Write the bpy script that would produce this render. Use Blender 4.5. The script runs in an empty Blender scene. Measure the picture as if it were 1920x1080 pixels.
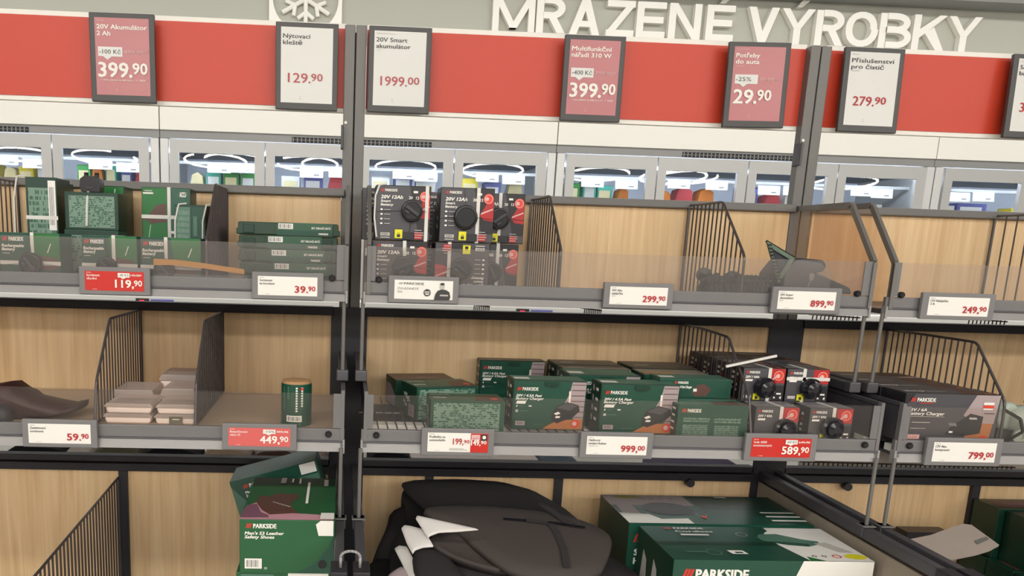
import bpy, bmesh, math, random
from mathutils import Vector, Matrix, Euler
random.seed(7)
S = bpy.context.scene
COL = S.collection
V3 = Vector
# ------------------------------------------------------------------ camera, world, lights, exposure
FPX, PX, PY = 1531.525, 711.846, 755.252          # focal length and principal point (1920x1080 frame)
CAM = V3((-0.02978, -2.27796, 1.31825))
RZ, RX, RY = -0.05122, -0.19373, -0.03166
MR = Matrix.Rotation(RZ, 3, 'Z') @ Matrix.Rotation(RX, 3, 'X') @ Matrix.Rotation(RY, 3, 'Y')
cd = bpy.data.cameras.new('camera'); cam = bpy.data.objects.new('camera', cd); COL.objects.link(cam)
cd.sensor_width = 36; cd.sensor_fit = 'HORIZONTAL'; cd.lens = FPX/1920*36
cd.shift_x = (960-PX)/1920; cd.shift_y = (PY-540)/1920
cd.clip_start = 0.05
cam.matrix_world = Matrix.Translation(CAM) @ (MR @ Matrix.Rotation(math.pi/2, 3, 'X')).to_4x4()
S.camera = cam
w = bpy.data.worlds.new('world'); S.world = w; w.use_nodes = True
w.node_tree.nodes['Background'].inputs[0].default_value = (1.0, .985, .95, 1)
w.node_tree.nodes['Background'].inputs[1].default_value = 0.19
def area(name, loc, sx, sy, power, rot=(0, 0, 0), col=(1, .97, .92)):
    l = bpy.data.lights.new(name, 'AREA'); l.shape = 'RECTANGLE'; l.size = sx; l.size_y = sy
    l.energy = power; l.color = col
    o = bpy.data.objects.new(name, l); COL.objects.link(o); o.location = loc; o.rotation_euler = rot
    return o
area('ceiling_strip_light', (0.6, -6.6, 3.3), 14, .25, 210, (math.radians(30), 0, 0))
area('ceiling_strip_light', (0.6, -3.0, 3.3), 14, .25, 175)
area('ceiling_strip_light', (1.0, 1.3, 3.3), 14, .25, 150, (math.radians(14), 0, 0))
S.view_settings.view_transform = 'Standard'; S.view_settings.look = 'None'
S.view_settings.gamma = 1; S.view_settings.exposure = 0.13; S.view_settings.use_curve_mapping = False

# ------------------------------------------------------------------ measuring helpers (points in the room)
def ray(u, v): return MR @ V3(((u-PX)/FPX, 1, (PY-v)/FPX))
def on(ax, u, v, val):
    d = ray(u, v); return CAM + d*((val-CAM[ax])/d[ax])
def Y(u, v, y): return on(1, u, v, y)
def Z(u, v, z): return on(2, u, v, z)
def PL(u, v, p0, n):
    d = ray(u, v); n = V3(n); return CAM + d*((V3(p0)-CAM).dot(n)/d.dot(n))

# ------------------------------------------------------------------ materials
def lin(h):
    h = h.lstrip('#'); r = []
    for i in (0, 2, 4):
        c = int(h[i:i+2], 16)/255
        r.append(c/12.92 if c <= .04045 else ((c+.055)/1.055)**2.4)
    return (*r, 1)
MATS = {}
def mat(name, hexc, rough=.5, metal=0, noise=0, nscale=40, bump=0, spec=.5, coat=0, emis=None, estr=0):
    m = bpy.data.materials.new(name); m.use_nodes = True; nt = m.node_tree; b = nt.nodes['Principled BSDF']
    c = lin(hexc); b.inputs['Base Color'].default_value = c
    b.inputs['Roughness'].default_value = rough; b.inputs['Metallic'].default_value = metal
    b.inputs['Specular IOR Level'].default_value = spec; b.inputs['Coat Weight'].default_value = coat
    if emis: b.inputs['Emission Color'].default_value = lin(emis); b.inputs['Emission Strength'].default_value = estr
    if noise or bump:
        tc = nt.nodes.new('ShaderNodeTexCoord'); n = nt.nodes.new('ShaderNodeTexNoise')
        n.inputs['Scale'].default_value = nscale; n.inputs['Detail'].default_value = 5
        nt.links.new(tc.outputs['Object'], n.inputs['Vector'])
        if noise:
            mx = nt.nodes.new('ShaderNodeMix'); mx.data_type = 'RGBA'
            mx.inputs[6].default_value = tuple(x*(1-noise) for x in c[:3])+(1,)
            mx.inputs[7].default_value = tuple(min(1, x*(1+noise)) for x in c[:3])+(1,)
            nt.links.new(n.outputs['Fac'], mx.inputs[0]); nt.links.new(mx.outputs[2], b.inputs['Base Color'])
        if bump:
            bp = nt.nodes.new('ShaderNodeBump'); bp.inputs['Strength'].default_value = bump; bp.inputs['Distance'].default_value = .002
            nt.links.new(n.outputs['Fac'], bp.inputs['Height']); nt.links.new(bp.outputs[0], b.inputs['Normal'])
    MATS[name] = m; return m
def wood(name, c1, c2, c3, vert=True):
    m = bpy.data.materials.new(name); m.use_nodes = True; nt = m.node_tree; b = nt.nodes['Principled BSDF']
    N, L = nt.nodes.new, nt.links.new
    tc = N('ShaderNodeTexCoord'); mp = N('ShaderNodeMapping')
    mp.inputs['Scale'].default_value = (26, 26, 1.3)
    L(tc.outputs['Object'], mp.inputs[0])
    n = N('ShaderNodeTexNoise'); n.inputs['Scale'].default_value = 1.6; n.inputs['Detail'].default_value = 8; n.inputs['Roughness'].default_value = .62; n.inputs['Distortion'].default_value = .5
    L(mp.outputs[0], n.inputs['Vector'])
    r = N('ShaderNodeValToRGB'); r.color_ramp.elements[0].position = .3; r.color_ramp.elements[0].color = lin(c1)
    r.color_ramp.elements[1].position = .72; r.color_ramp.elements[1].color = lin(c3)
    e = r.color_ramp.elements.new(.5); e.color = lin(c2)
    L(n.outputs['Fac'], r.inputs[0])
    mp2 = N('ShaderNodeMapping'); mp2.inputs['Scale'].default_value = (170, 170, 5); L(tc.outputs['Object'], mp2.inputs[0])
    n2 = N('ShaderNodeTexNoise'); n2.inputs['Scale'].default_value = 1; n2.inputs['Detail'].default_value = 3; L(mp2.outputs[0], n2.inputs['Vector'])
    mr = N('ShaderNodeMapRange'); mr.inputs[3].default_value = .9; mr.inputs[4].default_value = 1.07; L(n2.outputs['Fac'], mr.inputs[0])
    # wide laminated staves
    sx = N('ShaderNodeSeparateXYZ'); L(tc.outputs['Object'], sx.inputs[0])
    ml = N('ShaderNodeMath'); ml.operation = 'MULTIPLY'; ml.inputs[1].default_value = 8.5; L(sx.outputs[0], ml.inputs[0])
    fl = N('ShaderNodeMath'); fl.operation = 'FLOOR'; L(ml.outputs[0], fl.inputs[0])
    wn = N('ShaderNodeTexWhiteNoise'); wn.noise_dimensions = '1D'; L(fl.outputs[0], wn.inputs['W'])
    mr2 = N('ShaderNodeMapRange'); mr2.inputs[3].default_value = .95; mr2.inputs[4].default_value = 1.04; L(wn.outputs['Value'], mr2.inputs[0])
    mu = N('ShaderNodeMath'); mu.operation = 'MULTIPLY'; L(mr.outputs[0], mu.inputs[0]); L(mr2.outputs[0], mu.inputs[1])
    vm = N('ShaderNodeVectorMath'); vm.operation = 'SCALE'; L(r.outputs[0], vm.inputs[0]); L(mu.outputs[0], vm.inputs['Scale'])
    L(vm.outputs[0], b.inputs['Base Color']); b.inputs['Roughness'].default_value = .5
    MATS[name] = m; return m
def sheet(name, fac, tint, haze, rough=.08):
    m = bpy.data.materials.new(name); m.use_nodes = True; nt = m.node_tree; nt.nodes.clear()
    N, L = nt.nodes.new, nt.links.new
    o = N('ShaderNodeOutputMaterial'); t = N('ShaderNodeBsdfTransparent'); t.inputs[0].default_value = lin(tint)
    d = N('ShaderNodeBsdfDiffuse'); d.inputs[0].default_value = lin(haze)
    g = N('ShaderNodeBsdfGlossy'); g.inputs['Roughness'].default_value = rough
    m1 = N('ShaderNodeMixShader'); m1.inputs[0].default_value = fac; L(t.outputs[0], m1.inputs[1]); L(d.outputs[0], m1.inputs[2])
    fr = N('ShaderNodeFresnel'); fr.inputs[0].default_value = 1.45
    ge = N('ShaderNodeNewGeometry'); iv = N('ShaderNodeMath'); iv.operation = 'SUBTRACT'; iv.inputs[0].default_value = 1; L(ge.outputs['Backfacing'], iv.inputs[1])
    mm = N('ShaderNodeMath'); mm.operation = 'MULTIPLY'; L(fr.outputs[0], mm.inputs[0]); L(iv.outputs[0], mm.inputs[1])   # only where light enters a sheet
    m2 = N('ShaderNodeMixShader'); L(mm.outputs[0], m2.inputs[0]); L(m1.outputs[0], m2.inputs[1]); L(g.outputs[0], m2.inputs[2])
    L(m2.outputs[0], o.inputs[0]); MATS[name] = m; return m
wood('oak', '#d4ae80', '#e2c092', '#ebcea3')
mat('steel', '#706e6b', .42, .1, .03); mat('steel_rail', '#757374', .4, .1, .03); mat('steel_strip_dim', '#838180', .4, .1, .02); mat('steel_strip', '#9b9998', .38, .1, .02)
mat('steel_dark', '#57555a', .45, .3, .05); mat('black_frame', '#2e2c32', .5, .2, .06); mat('wire', '#5b5657', .4, .5)
mat('wire_brown', '#4a403d', .45, .4)
mat('sign_frame', '#4a4848', .45); mat('white', '#f4f2ea', .5); mat('fascia_white', '#eae8e0', .45, noise=.01, nscale=3)
mat('red_panel', '#cc4029', .42, noise=.035, nscale=5); mat('wall_paint', '#b9bab0', .8, noise=.02, nscale=2)
mat('letter_white', '#f7f5ee', .5); mat('ceiling_paint', '#a5a6a3', .8); mat('floor_tile', '#b8b0a4', .35, noise=.05)
mat('soffit', '#8f908c', .8)
mat('screen_pink', '#bd7377', .3, noise=.03, nscale=8); mat('screen_white', '#dcdcd8', .3); mat('print_pale_pink', '#dcb4b2', .5)
mat('ink_dark', '#3c3b3a', .6); mat('ink_grey', '#8b8a88', .6); mat('ink_red', '#b5232c', .5); mat('ink_red_pale', '#b9555a', .5); mat('label_red', '#c8281f', .4)
mat('ink_white', '#f3f0e8', .6); mat('pale_grey_ink', '#bdb9b4', .6)
mat('label_white', '#efece6', .35); mat('label_case', '#7b797a', .4); mat('label_salmon', '#d5625f', .4)
mat('green_box', '#1c4c3c', .32, noise=.08, nscale=9); mat('green_bright', '#1f7034', .32); mat('green_dark', '#12382a', .35); mat('green_mid', '#295b49', .35)
mat('green_text_block', '#74907f', .5, noise=.1, nscale=120); mat('green_shoe', '#235c37', .4, noise=.06, nscale=6)
mat('green_pale', '#507867', .4)
mat('box_black', '#262529', .35, noise=.05); mat('box_grey', '#4c4a50', .35, noise=.05, nscale=10); mat('box_grey_light', '#7c7a80', .4)
mat('art_red', '#b3282a', .35, noise=.25, nscale=60); mat('badge_red', '#e0432c', .35); mat('logo_red', '#cf3a2c', .4)
mat('yellow', '#e2dc1c', .4); mat('olive', '#8c8a24', .4); mat('art_brown', '#5d4038', .4, noise=.2, nscale=40); mat('art_grey', '#a8989a', .45)
mat('art_orange', '#b5703e', .45); mat('art_pink', '#c793a0', .45); mat('art_mauve', '#7d5468', .45); mat('kraft', '#b28a62', .7); mat('carton_grey', '#9a8e7e', .7, noise=.06)
mat('strap_white', '#dcdad4', .35); mat('tag_black', '#16161a', .3); mat('tag_gloss', '#1c1c22', .15); mat('tag_metal', '#44434a', .3, .3)
mat('case_green', '#23402f', .42, noise=.05); mat('case_sleeve', '#2f5c44', .4)
mat('mat_grey', '#3f3835', .75, noise=.1, nscale=160, bump=.3); mat('mat_black', '#262223', .75, noise=.12, nscale=160, bump=.3); mat('mat_edge', '#161415', .7); mat('strap_black', '#343031', .6)
mat('card_white', '#e4dfdb', .55); mat('barcode', '#6c6a68', .6); mat('card_grey', '#a0938a', .75, noise=.04)
mat('maroon', '#3a1c1e', .55, noise=.3, nscale=18, bump=.6); mat('pinkish_tray', '#f6e6de', .3)
mat('bag_dark', '#33323a', .6, noise=.3, nscale=50, bump=.8); mat('pad_green', '#5e7160', .5)
mat('machine_grey', '#a9b3a8', .35); mat('machine_dark', '#3b3a3c', .5)
mat('orange_strip', '#c98f3c', .4); mat('tan', '#b9a28a', .6); mat('khaki_cloth', '#6d6a58', .9, bump=.5); mat('navy_cloth', '#15161d', .9, bump=.5)
mat('blue_cloth', '#7f93a8', .9); mat('lilac_cloth', '#8a86a6', .9)
mat('freezer_frame', '#b4b4b2', .35, .1); mat('freezer_stile', '#cfcfcd', .35, .1); mat('freezer_band', '#8b8b8a', .45, .1); mat('freezer_inside', '#e6ecf6', .6)
mat('freezer_top_inside', '#6e747c', .6); mat('vent_black', '#1b1b1c', .6)
mat('led', '#ffffff', emis='#e4eeff', estr=26); mat('ring_lamp', '#ffffff', emis='#fff8ee', estr=46); mat('red_led', '#ff2040', emis='#ff1838', estr=3)
sheet('acrylic_low', .022, '#fbf9f7', '#c9c5c2'); sheet('acrylic', .095, '#f8f5f3', '#c9c5c2'); sheet('acrylic_side', .07, '#fbf4ee', '#f0dcc6'); sheet('door_glass', .03, '#eef3f5', '#c0c8cc', .01)
sheet('clear_plastic', .45, '#f3e9e4', '#efe0d8', .15); sheet('clear_bag', .12, '#ffffff', '#b8b8b8', .12)

# ------------------------------------------------------------------ mesh builder
class MB:
    def __init__(s): s.v = []; s.f = []; s.m = []; s.names = []
    def mi(s, n):
        if n not in s.names: s.names.append(n)
        return s.names.index(n)
    def add(s, vs, fs, m):
        b = len(s.v); s.v += [tuple(x) for x in vs]; i = s.mi(m)
        for f in fs: s.f.append(tuple(b+k for k in f)); s.m.append(i)
    def box(s, a, b, m, M=None):
        x0, y0, z0 = a; x1, y1, z1 = b
        vs = [V3(p) for p in ((x0,y0,z0),(x1,y0,z0),(x1,y1,z0),(x0,y1,z0),(x0,y0,z1),(x1,y0,z1),(x1,y1,z1),(x0,y1,z1))]
        if M: vs = [M @ p for p in vs]
        s.add(vs, [(0,3,2,1),(4,5,6,7),(0,1,5,4),(1,2,6,5),(2,3,7,6),(3,0,4,7)], m)
    def quad(s, pts, m): s.add(pts, [tuple(range(len(pts)))], m)
    def rod(s, p, q, r, m, n=6, r2=None):
        p = V3(p); q = V3(q); d = (q-p)
        if d.length < 1e-6: return
        d.normalize(); a = d.orthogonal().normalized(); b = d.cross(a); r2 = r if r2 is None else r2
        vs = [p+(a*math.cos(t)+b*math.sin(t))*r for t in [2*math.pi*i/n for i in range(n)]]
        vs += [q+(a*math.cos(t)+b*math.sin(t))*r2 for t in [2*math.pi*i/n for i in range(n)]]
        s.add(vs, [(i, (i+1) % n, n+(i+1) % n, n+i) for i in range(n)]+[tuple(range(n))[::-1], tuple(range(n, 2*n))], m)
    def path(s, pts, r, m, n=6):
        for a, b in zip(pts, pts[1:]): s.rod(a, b, r, m, n)
    def prism(s, poly, axis, a, b, m):          # poly in the two other axes
        def mk(p, t):
            return (t, p[0], p[1]) if axis == 0 else ((p[0], t, p[1]) if axis == 1 else (p[0], p[1], t))
        n = len(poly); vs = [mk(p, a) for p in poly]+[mk(p, b) for p in poly]
        s.add(vs, [tuple(range(n))[::-1], tuple(range(n, 2*n))]+[(i, (i+1) % n, n+(i+1) % n, n+i) for i in range(n)], m)
    def lathe(s, c, ax, prof, m, n=20):         # prof: (dist along axis, radius)
        c = V3(c); ax = V3(ax).normalized(); a = ax.orthogonal().normalized(); b = ax.cross(a); vs = []; fs = []
        for t, r in prof:
            for i in range(n):
                th = 2*math.pi*i/n; vs.append(c+ax*t+(a*math.cos(th)+b*math.sin(th))*r)
        k = len(prof)
        for j in range(k-1):
            for i in range(n): fs.append((j*n+i, j*n+(i+1) % n, (j+1)*n+(i+1) % n, (j+1)*n+i))
        fs.append(tuple(range(n))[::-1]); fs.append(tuple(range((k-1)*n, k*n)))
        s.add(vs, fs, m)
    def build(s, name, parent=None, loc=(0, 0, 0), rot=(0, 0, 0), bevel=0, smooth=False, kind=None, label=None):
        me = bpy.data.meshes.new(name); me.from_pydata(s.v, [], s.f)
        for n in s.names: me.materials.append(MATS[n])
        me.polygons.foreach_set('material_index', s.m)
        if smooth: me.polygons.foreach_set('use_smooth', [True]*len(me.polygons))
        me.update()
        o = bpy.data.objects.new(name, me); COL.objects.link(o); o.location = loc; o.rotation_euler = rot
        if parent: o.parent = parent
        if bevel:
            bm = o.modifiers.new('bevel', 'BEVEL'); bm.width = bevel; bm.segments = 2; bm.limit_method = 'ANGLE'
        if kind: o['kind'] = kind
        if label: o['label'] = label
        return o
def tag(o, label, cat, group=None, kind=None):
    if label: o['label'] = label
    if cat: o['category'] = cat
    if group: o['group'] = group
    if kind: o['kind'] = kind
    return o
def empty(name, loc, rot=(0, 0, 0), label=None, cat=None, group=None):
    o = bpy.data.objects.new(name, None); COL.objects.link(o); o.location = loc; o.rotation_euler = rot
    o.empty_display_size = .05
    return tag(o, label, cat, group)

# ------------------------------------------------------------------ flat print
GLY = {}
def glyph(t, bold, shear):
    k = (t, 0, shear)
    if k in GLY: return GLY[k]
    c = bpy.data.curves.new('t', 'FONT'); c.body = t; c.size = 1; c.resolution_u = 2; c.shear = shear; c.fill_mode = 'FRONT'
    o = bpy.data.objects.new('t', c); COL.objects.link(o)
    dg = bpy.context.evaluated_depsgraph_get(); me = bpy.data.meshes.new_from_object(o.evaluated_get(dg))
    vs = [(v.co.x, v.co.y) for v in me.vertices]; fs = [tuple(p.vertices) for p in me.polygons]
    COL.objects.unlink(o); bpy.data.objects.remove(o); bpy.data.curves.remove(c); bpy.data.meshes.remove(me)
    x0 = min([v[0] for v in vs] or [0]); x1 = max([v[0] for v in vs] or [1])
    GLY[k] = (vs, fs, x0, x1); return GLY[k]
_g = glyph('H', 0, 0); CAPH = max(v[1] for v in _g[0])
class Dec:
    def __init__(s, o, ex=(1, 0, 0), ez=(0, 0, 1), mb=None):
        s.o = V3(o); s.ex = V3(ex); s.ez = V3(ez); s.n = s.ex.cross(s.ez).normalized(); s.mb = mb or MB(); s.k = 2
    def p(s, x, y): return s.o+s.ex*x+s.ez*y+s.n*(.00018*s.k)
    def poly(s, pts, m): s.mb.quad([s.p(*q) for q in pts], m); s.k += 1
    def rect(s, x0, y0, x1, y1, m, sh=0): s.poly([(x0, y0), (x1, y0), (x1+sh, y1), (x0+sh, y1)], m)
    def disc(s, x, y, r, m, n=20, ry=None): s.poly([(x+r*math.cos(2*math.pi*i/n), y+(ry or r)*math.sin(2*math.pi*i/n)) for i in range(n)], m)
    def ring(s, x, y, r, t, m, n=20):
        for i in range(n):
            a, b = 2*math.pi*i/n, 2*math.pi*(i+1)/n
            s.mb.quad([s.p(x+q*math.cos(e), y+q*math.sin(e)) for q, e in ((r, a), (r, b), (r-t, b), (r-t, a))], m)
        s.k += 1
    def text(s, t, x, y, h, m, w=None, bold=.012, shear=0, al='l', flip=False):
        vs, fs, x0, x1 = glyph(t, bold, shear); sy = h/CAPH; sx = sy if w is None else w/(x1-x0)
        W = (x1-x0)*sx; ox = {'l': x, 'r': x-W, 'c': x-W/2}[al]
        P = []
        for a, b in vs:
            a = (a-x0)*sx; b = b*sy
            if flip: a = W-a; b = h-b
            P.append(s.p(ox+a, y+b))
        if bold <= 0: s.mb.add(P, fs, m)
        else:
            b = bold*h*1.15; lift = 0
            for qx, qy in (((b, .6*b), (-b, .6*b), (b, -.6*b), (-b, -.6*b)) if bold >= .025 else ((b, 0), (-b, 0))):
                o = s.ex*qx+s.ez*qy+s.n*lift; lift += .00004; s.mb.add([p+o for p in P], fs, m)
        s.k += 1
    def logo(s, x, y, h, m='ink_white', w=None):      # three slanted red bars and the brand word as printed on the packs
        for i in range(3): s.mb.quad([s.p(x+h*(.42*i), y), s.p(x+h*(.42*i+.3), y), s.p(x+h*(.42*i+.62), y+h), s.p(x+h*(.42*i+.32), y+h)], 'logo_red')
        s.text('PARKSIDE', x+h*1.75, y, h, m, w, bold=.03)
    def lines(s, x, y, w, n, dy, m, t):
        for i in range(n): s.rect(x, y-i*dy, x+w*(1 if i % 3 else .8), y-i*dy+t, m)
    def bars(s, x, y, w, h, m='barcode', n=9):
        for i in range(n):
            a = x+w*i/n; s.mb.quad([s.p(a, y), s.p(a+w/n*(.35+.3*(i % 3 == 0)), y), s.p(a+w/n*(.35+.3*(i % 3 == 0)), y+h), s.p(a, y+h)], m)
        s.k += 1
    def build(s, name, parent, **k): return s.mb.build(name, parent, **k)

# ================================================================== SETTING
def struct(name, mb, **k): o = mb.build(name, **k); o['kind'] = 'structure'; return o
m = MB(); m.box((-9, -12, -.05), (13, 4, 0), 'floor_tile'); struct('floor', m)
m = MB(); m.box((-7, 3.9, 0), (9, 4.0, 2.885), 'wall_paint'); m.box((-7, 3.14, 2.0), (9, 3.9, 2.885), 'wall_paint'); struct('wall_back', m)
m = MB(); m.box((-7, 2.95, 2.885), (9, 4.0, 3.5), 'soffit'); struct('trim_1', m)
m = MB(); m.box((-9, -12, 3.5), (13, 4, 3.6), 'ceiling_paint'); struct('ceiling', m)

# raised wall letters: each one a thing
def letter_strokes(mb, ch, W, H, t):
    # bold sans capitals as solid strokes, front at y=-.04, back at y=0
    h = t/2; A = {'E': 'E', 'É': 'E', 'Y': 'Y', 'Ý': 'Y'}.get(ch, ch)
    J = [0]
    def pr(pts): J[0] += .0006; mb.prism(pts, 1, -.04-J[0], 0, 'letter_white')
    def bar(x0, z0, x1, z1): pr([(x0, z0), (x1, z0), (x1, z1), (x0, z1)])
    def dia(xa, xb, z0=0, z1=H, w=t*1.08): pr([(xa, z0), (xa+w, z0), (xb+w, z1), (xb, z1)])
    def bowl(z0, z1, xs, rx):          # half ring to the right
        n = 10; cz = (z0+z1)/2; rz = (z1-z0)/2
        for i in range(n):
            a, b = -math.pi/2+math.pi*i/n, -math.pi/2+math.pi*(i+1)/n
            pr([(xs+rx*math.cos(a), cz+rz*math.sin(a)), (xs+rx*math.cos(b), cz+rz*math.sin(b)), (xs+(rx-t)*math.cos(b), cz+(rz-t*.85)*math.sin(b)), (xs+(rx-t)*math.cos(a), cz+(rz-t*.85)*math.sin(a))])
        bar(t*.98, z0, xs, z0+t*.85); bar(t*.98, z1-t*.85, xs, z1)
    e = t*.85
    if A == 'M': bar(0, 0, t*.9, H); bar(W-t*.9, 0, W, H); pr([(0, H), (t, H), (W/2+h, H*.1), (W/2-h, H*.1)]); pr([(W-t, H), (W, H), (W/2+h, H*.1), (W/2-h, H*.1)])
    elif A == 'N': bar(0, 0, t, H); bar(W-t, 0, W, H); pr([(0, H), (t*1.1, H), (W, 0), (W-t*1.1, 0)])
    elif A == 'E': bar(0, 0, t, H); bar(t, 0, W, e); bar(t, H-e, W, H); bar(t, H*.5-e/2, W*.92, H*.5+e/2)
    elif A == 'Z': bar(0, 0, W, e); bar(0, H-e, W, H); pr([(0, e*.6), (t*1.1, e*.6), (W, H-e*.6), (W-t*1.1, H-e*.6)])
    elif A == 'A': dia(0, W/2-h); dia(W-t*1.08, W/2-h); bar(W*.22, H*.22, W*.78, H*.22+e*.9)
    elif A == 'V': dia(W/2-h, 0); dia(W/2-h, W-t*1.08)
    elif A == 'Y': bar(W/2-h, 0, W/2+h, H*.48); pr([(W/2-h, H*.44), (W/2+h, H*.44), (t, H), (-t*.08, H)]); pr([(W/2-h, H*.44), (W/2+h, H*.44), (W+t*.08, H), (W-t, H)])
    elif A == 'K': bar(0, 0, t, H); pr([(t*.9, H*.32), (t*.9, H*.58), (W-t*1.15, H), (W, H)]); pr([(W*.36, H*.48), (W*.62, H*.66), (W, 0), (W-t*1.2, 0)])
    elif A == 'O':
        n = 22
        for i in range(n):
            a, b = 2*math.pi*i/n, 2*math.pi*(i+1)/n
            f = lambda th, rx, rz: (W/2+rx*math.copysign(abs(math.cos(th))**.9, math.cos(th)), H/2+rz*math.copysign(abs(math.sin(th))**.9, math.sin(th)))
            pr([f(a, W/2, H/2), f(b, W/2, H/2), f(b, W/2-t, H/2-e), f(a, W/2-t, H/2-e)])
    elif A == 'R': bar(0, 0, t, H); bowl(H*.40, H, W*.5, W*.48); pr([(W*.40, H*.44), (W*.40+t*1.05, H*.48), (W, 0), (W-t*1.15, 0)])
    elif A == 'B': bar(0, 0, t, H); bowl(H*.48-e*.2, H, W*.5, W*.45); bowl(0, H*.48+e*.7, W*.52, W*.48)
    if ch in 'ÉÝ': pr([(W*.42, H*1.05), (W*.42+t*.8, H*1.05), (W*.62+t*.9, H*1.24), (W*.58, H*1.24)])
LET = [('M', 922, 1001), ('R', 1004, 1058), ('A', 1066, 1123), ('Z', 1135, 1187), ('E', 1191, 1245), ('N', 1251, 1311), ('É', 1321, 1373),
       ('V', 1398, 1455), ('Ý', 1461, 1521), ('R', 1525, 1578), ('O', 1580, 1640), ('B', 1644, 1703), ('K', 1707, 1768), ('Y', 1772, 1832)]
order = ['first of its word', '', '', '', '', '', '', 'first of the second word', '', 'after the accented Y', '', '', '', 'last of the second word']
for i, (ch, u0, u1) in enumerate(LET):
    vv = 30+(u0-922)*.04
    x0 = Y(u0, vv+30, 3.1).x; x1 = Y(u1, vv+30, 3.1).x
    mb = MB(); Wd = x1-x0; Hh = .208
    letter_strokes(mb, ch, Wd, Hh, .044)
    o = mb.build('wall_letter', loc=(x0, 3.138, 2.628))
    nm = {'É': 'E with an acute accent', 'Ý': 'Y with an acute accent'}.get(ch, ch)
    lab = {0: 'raised white letter M, first of the wall lettering', 1: 'raised white letter R between M and A', 2: 'raised white letter A above the multitool price sign',
           3: 'raised white letter Z after the A', 4: 'raised white plain letter E between Z and N', 5: 'raised white letter N between the two letters E',
           6: 'raised white letter E with acute accent, end of first word', 7: 'raised white letter V starting the second word',
           8: 'raised white letter Y with acute accent, after the V', 9: 'raised white letter R between accented Y and O', 10: 'raised white letter O between R and B',
           11: 'raised white letter B between O and K', 12: 'raised white letter K before the last Y', 13: 'raised white letter Y without accent, last of the wall lettering'}[i]
    tag(o, lab, 'letter', 'raised white letters on the grey wall')
# snowflake sign
cx, cz = -.283, 2.765
m = MB(); n = 40; R = .20; hw = .222
circ = [(R*math.cos(2*math.pi*i/n), R*math.sin(2*math.pi*i/n)) for i in range(n)]
def sqp(t):
    c, s_ = math.cos(t), math.sin(t); k = hw/max(abs(c), abs(s_)); return (c*k, s_*k)
sq = [sqp(2*math.pi*i/n) for i in range(n)]
for i in range(n):
    j = (i+1) % n
    for yy in (-.04,): m.quad([(sq[i][0], yy, sq[i][1]), (sq[j][0], yy, sq[j][1]), (circ[j][0], yy, circ[j][1]), (circ[i][0], yy, circ[i][1])], 'letter_white')
    m.quad([(circ[i][0], -.04, circ[i][1]), (circ[j][0], -.04, circ[j][1]), (circ[j][0], 0, circ[j][1]), (circ[i][0], 0, circ[i][1])], 'letter_white')
    m.quad([(sq[i][0], -.04, sq[i][1]), (sq[j][0], -.04, sq[j][1]), (sq[j][0], 0, sq[j][1]), (sq[i][0], 0, sq[i][1])], 'letter_white')
root = empty('snowflake_sign', (cx, 3.138, cz), label='square white sign with a round cutout and a raised snowflake', cat='sign')
m.build('square_plate', root)
m = MB()
for k in range(6):
    a = math.radians(90+60*k); d = V3((math.cos(a), 0, math.sin(a)))
    m.rod(V3((0, -.02, 0)), d*.165+V3((0, -.02, 0)), .0135, 'letter_white', 8)
    for s_ in (-1, 1):
        e = V3((math.cos(a+s_*.9), 0, math.sin(a+s_*.9)))
        for q in (.075,): m.rod(d*q+V3((0, -.02, 0)), d*q+e*.062+V3((0, -.02, 0)), .0125, 'letter_white', 8)
m.build('snowflake', root)

# ================================================================== FREEZERS
YF = 3.09; UX0 = -1.177
cols = [('yellow', 'pack_yellow', '#e8d23c'), ('green', 'pack_green', '#3f9a4c'), ('teal', 'pack_teal', '#4bb3a0'), ('orange', 'pack_orange', '#e2852f'),
        ('red', 'pack_red', '#c8404a'), ('violet', 'pack_violet', '#6468ae'), ('white', 'pack_white', '#f1f4f6'), ('cream', 'pack_cream', '#ecdfb0')]
for _, n_, h_ in cols: mat(n_, h_, .5, noise=.15, nscale=30)
pick = {0: 'yellow cream yellow white', 1: 'green orange teal violet red', 2: 'cream teal green green', 3: 'white violet red', 4: 'white violet white', 5: 'yellow violet cream',
        6: 'green teal teal orange', 7: 'orange red orange', 8: 'violet red white', 9: 'white', 10: 'white violet', 11: 'yellow white', 12: 'green white'}
ordn = ['first', 'second', 'third', 'fourth', 'fifth', 'sixth', 'seventh', 'eighth', 'ninth', 'tenth', 'eleventh', 'twelfth', 'thirteenth']
door_i = 0
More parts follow.
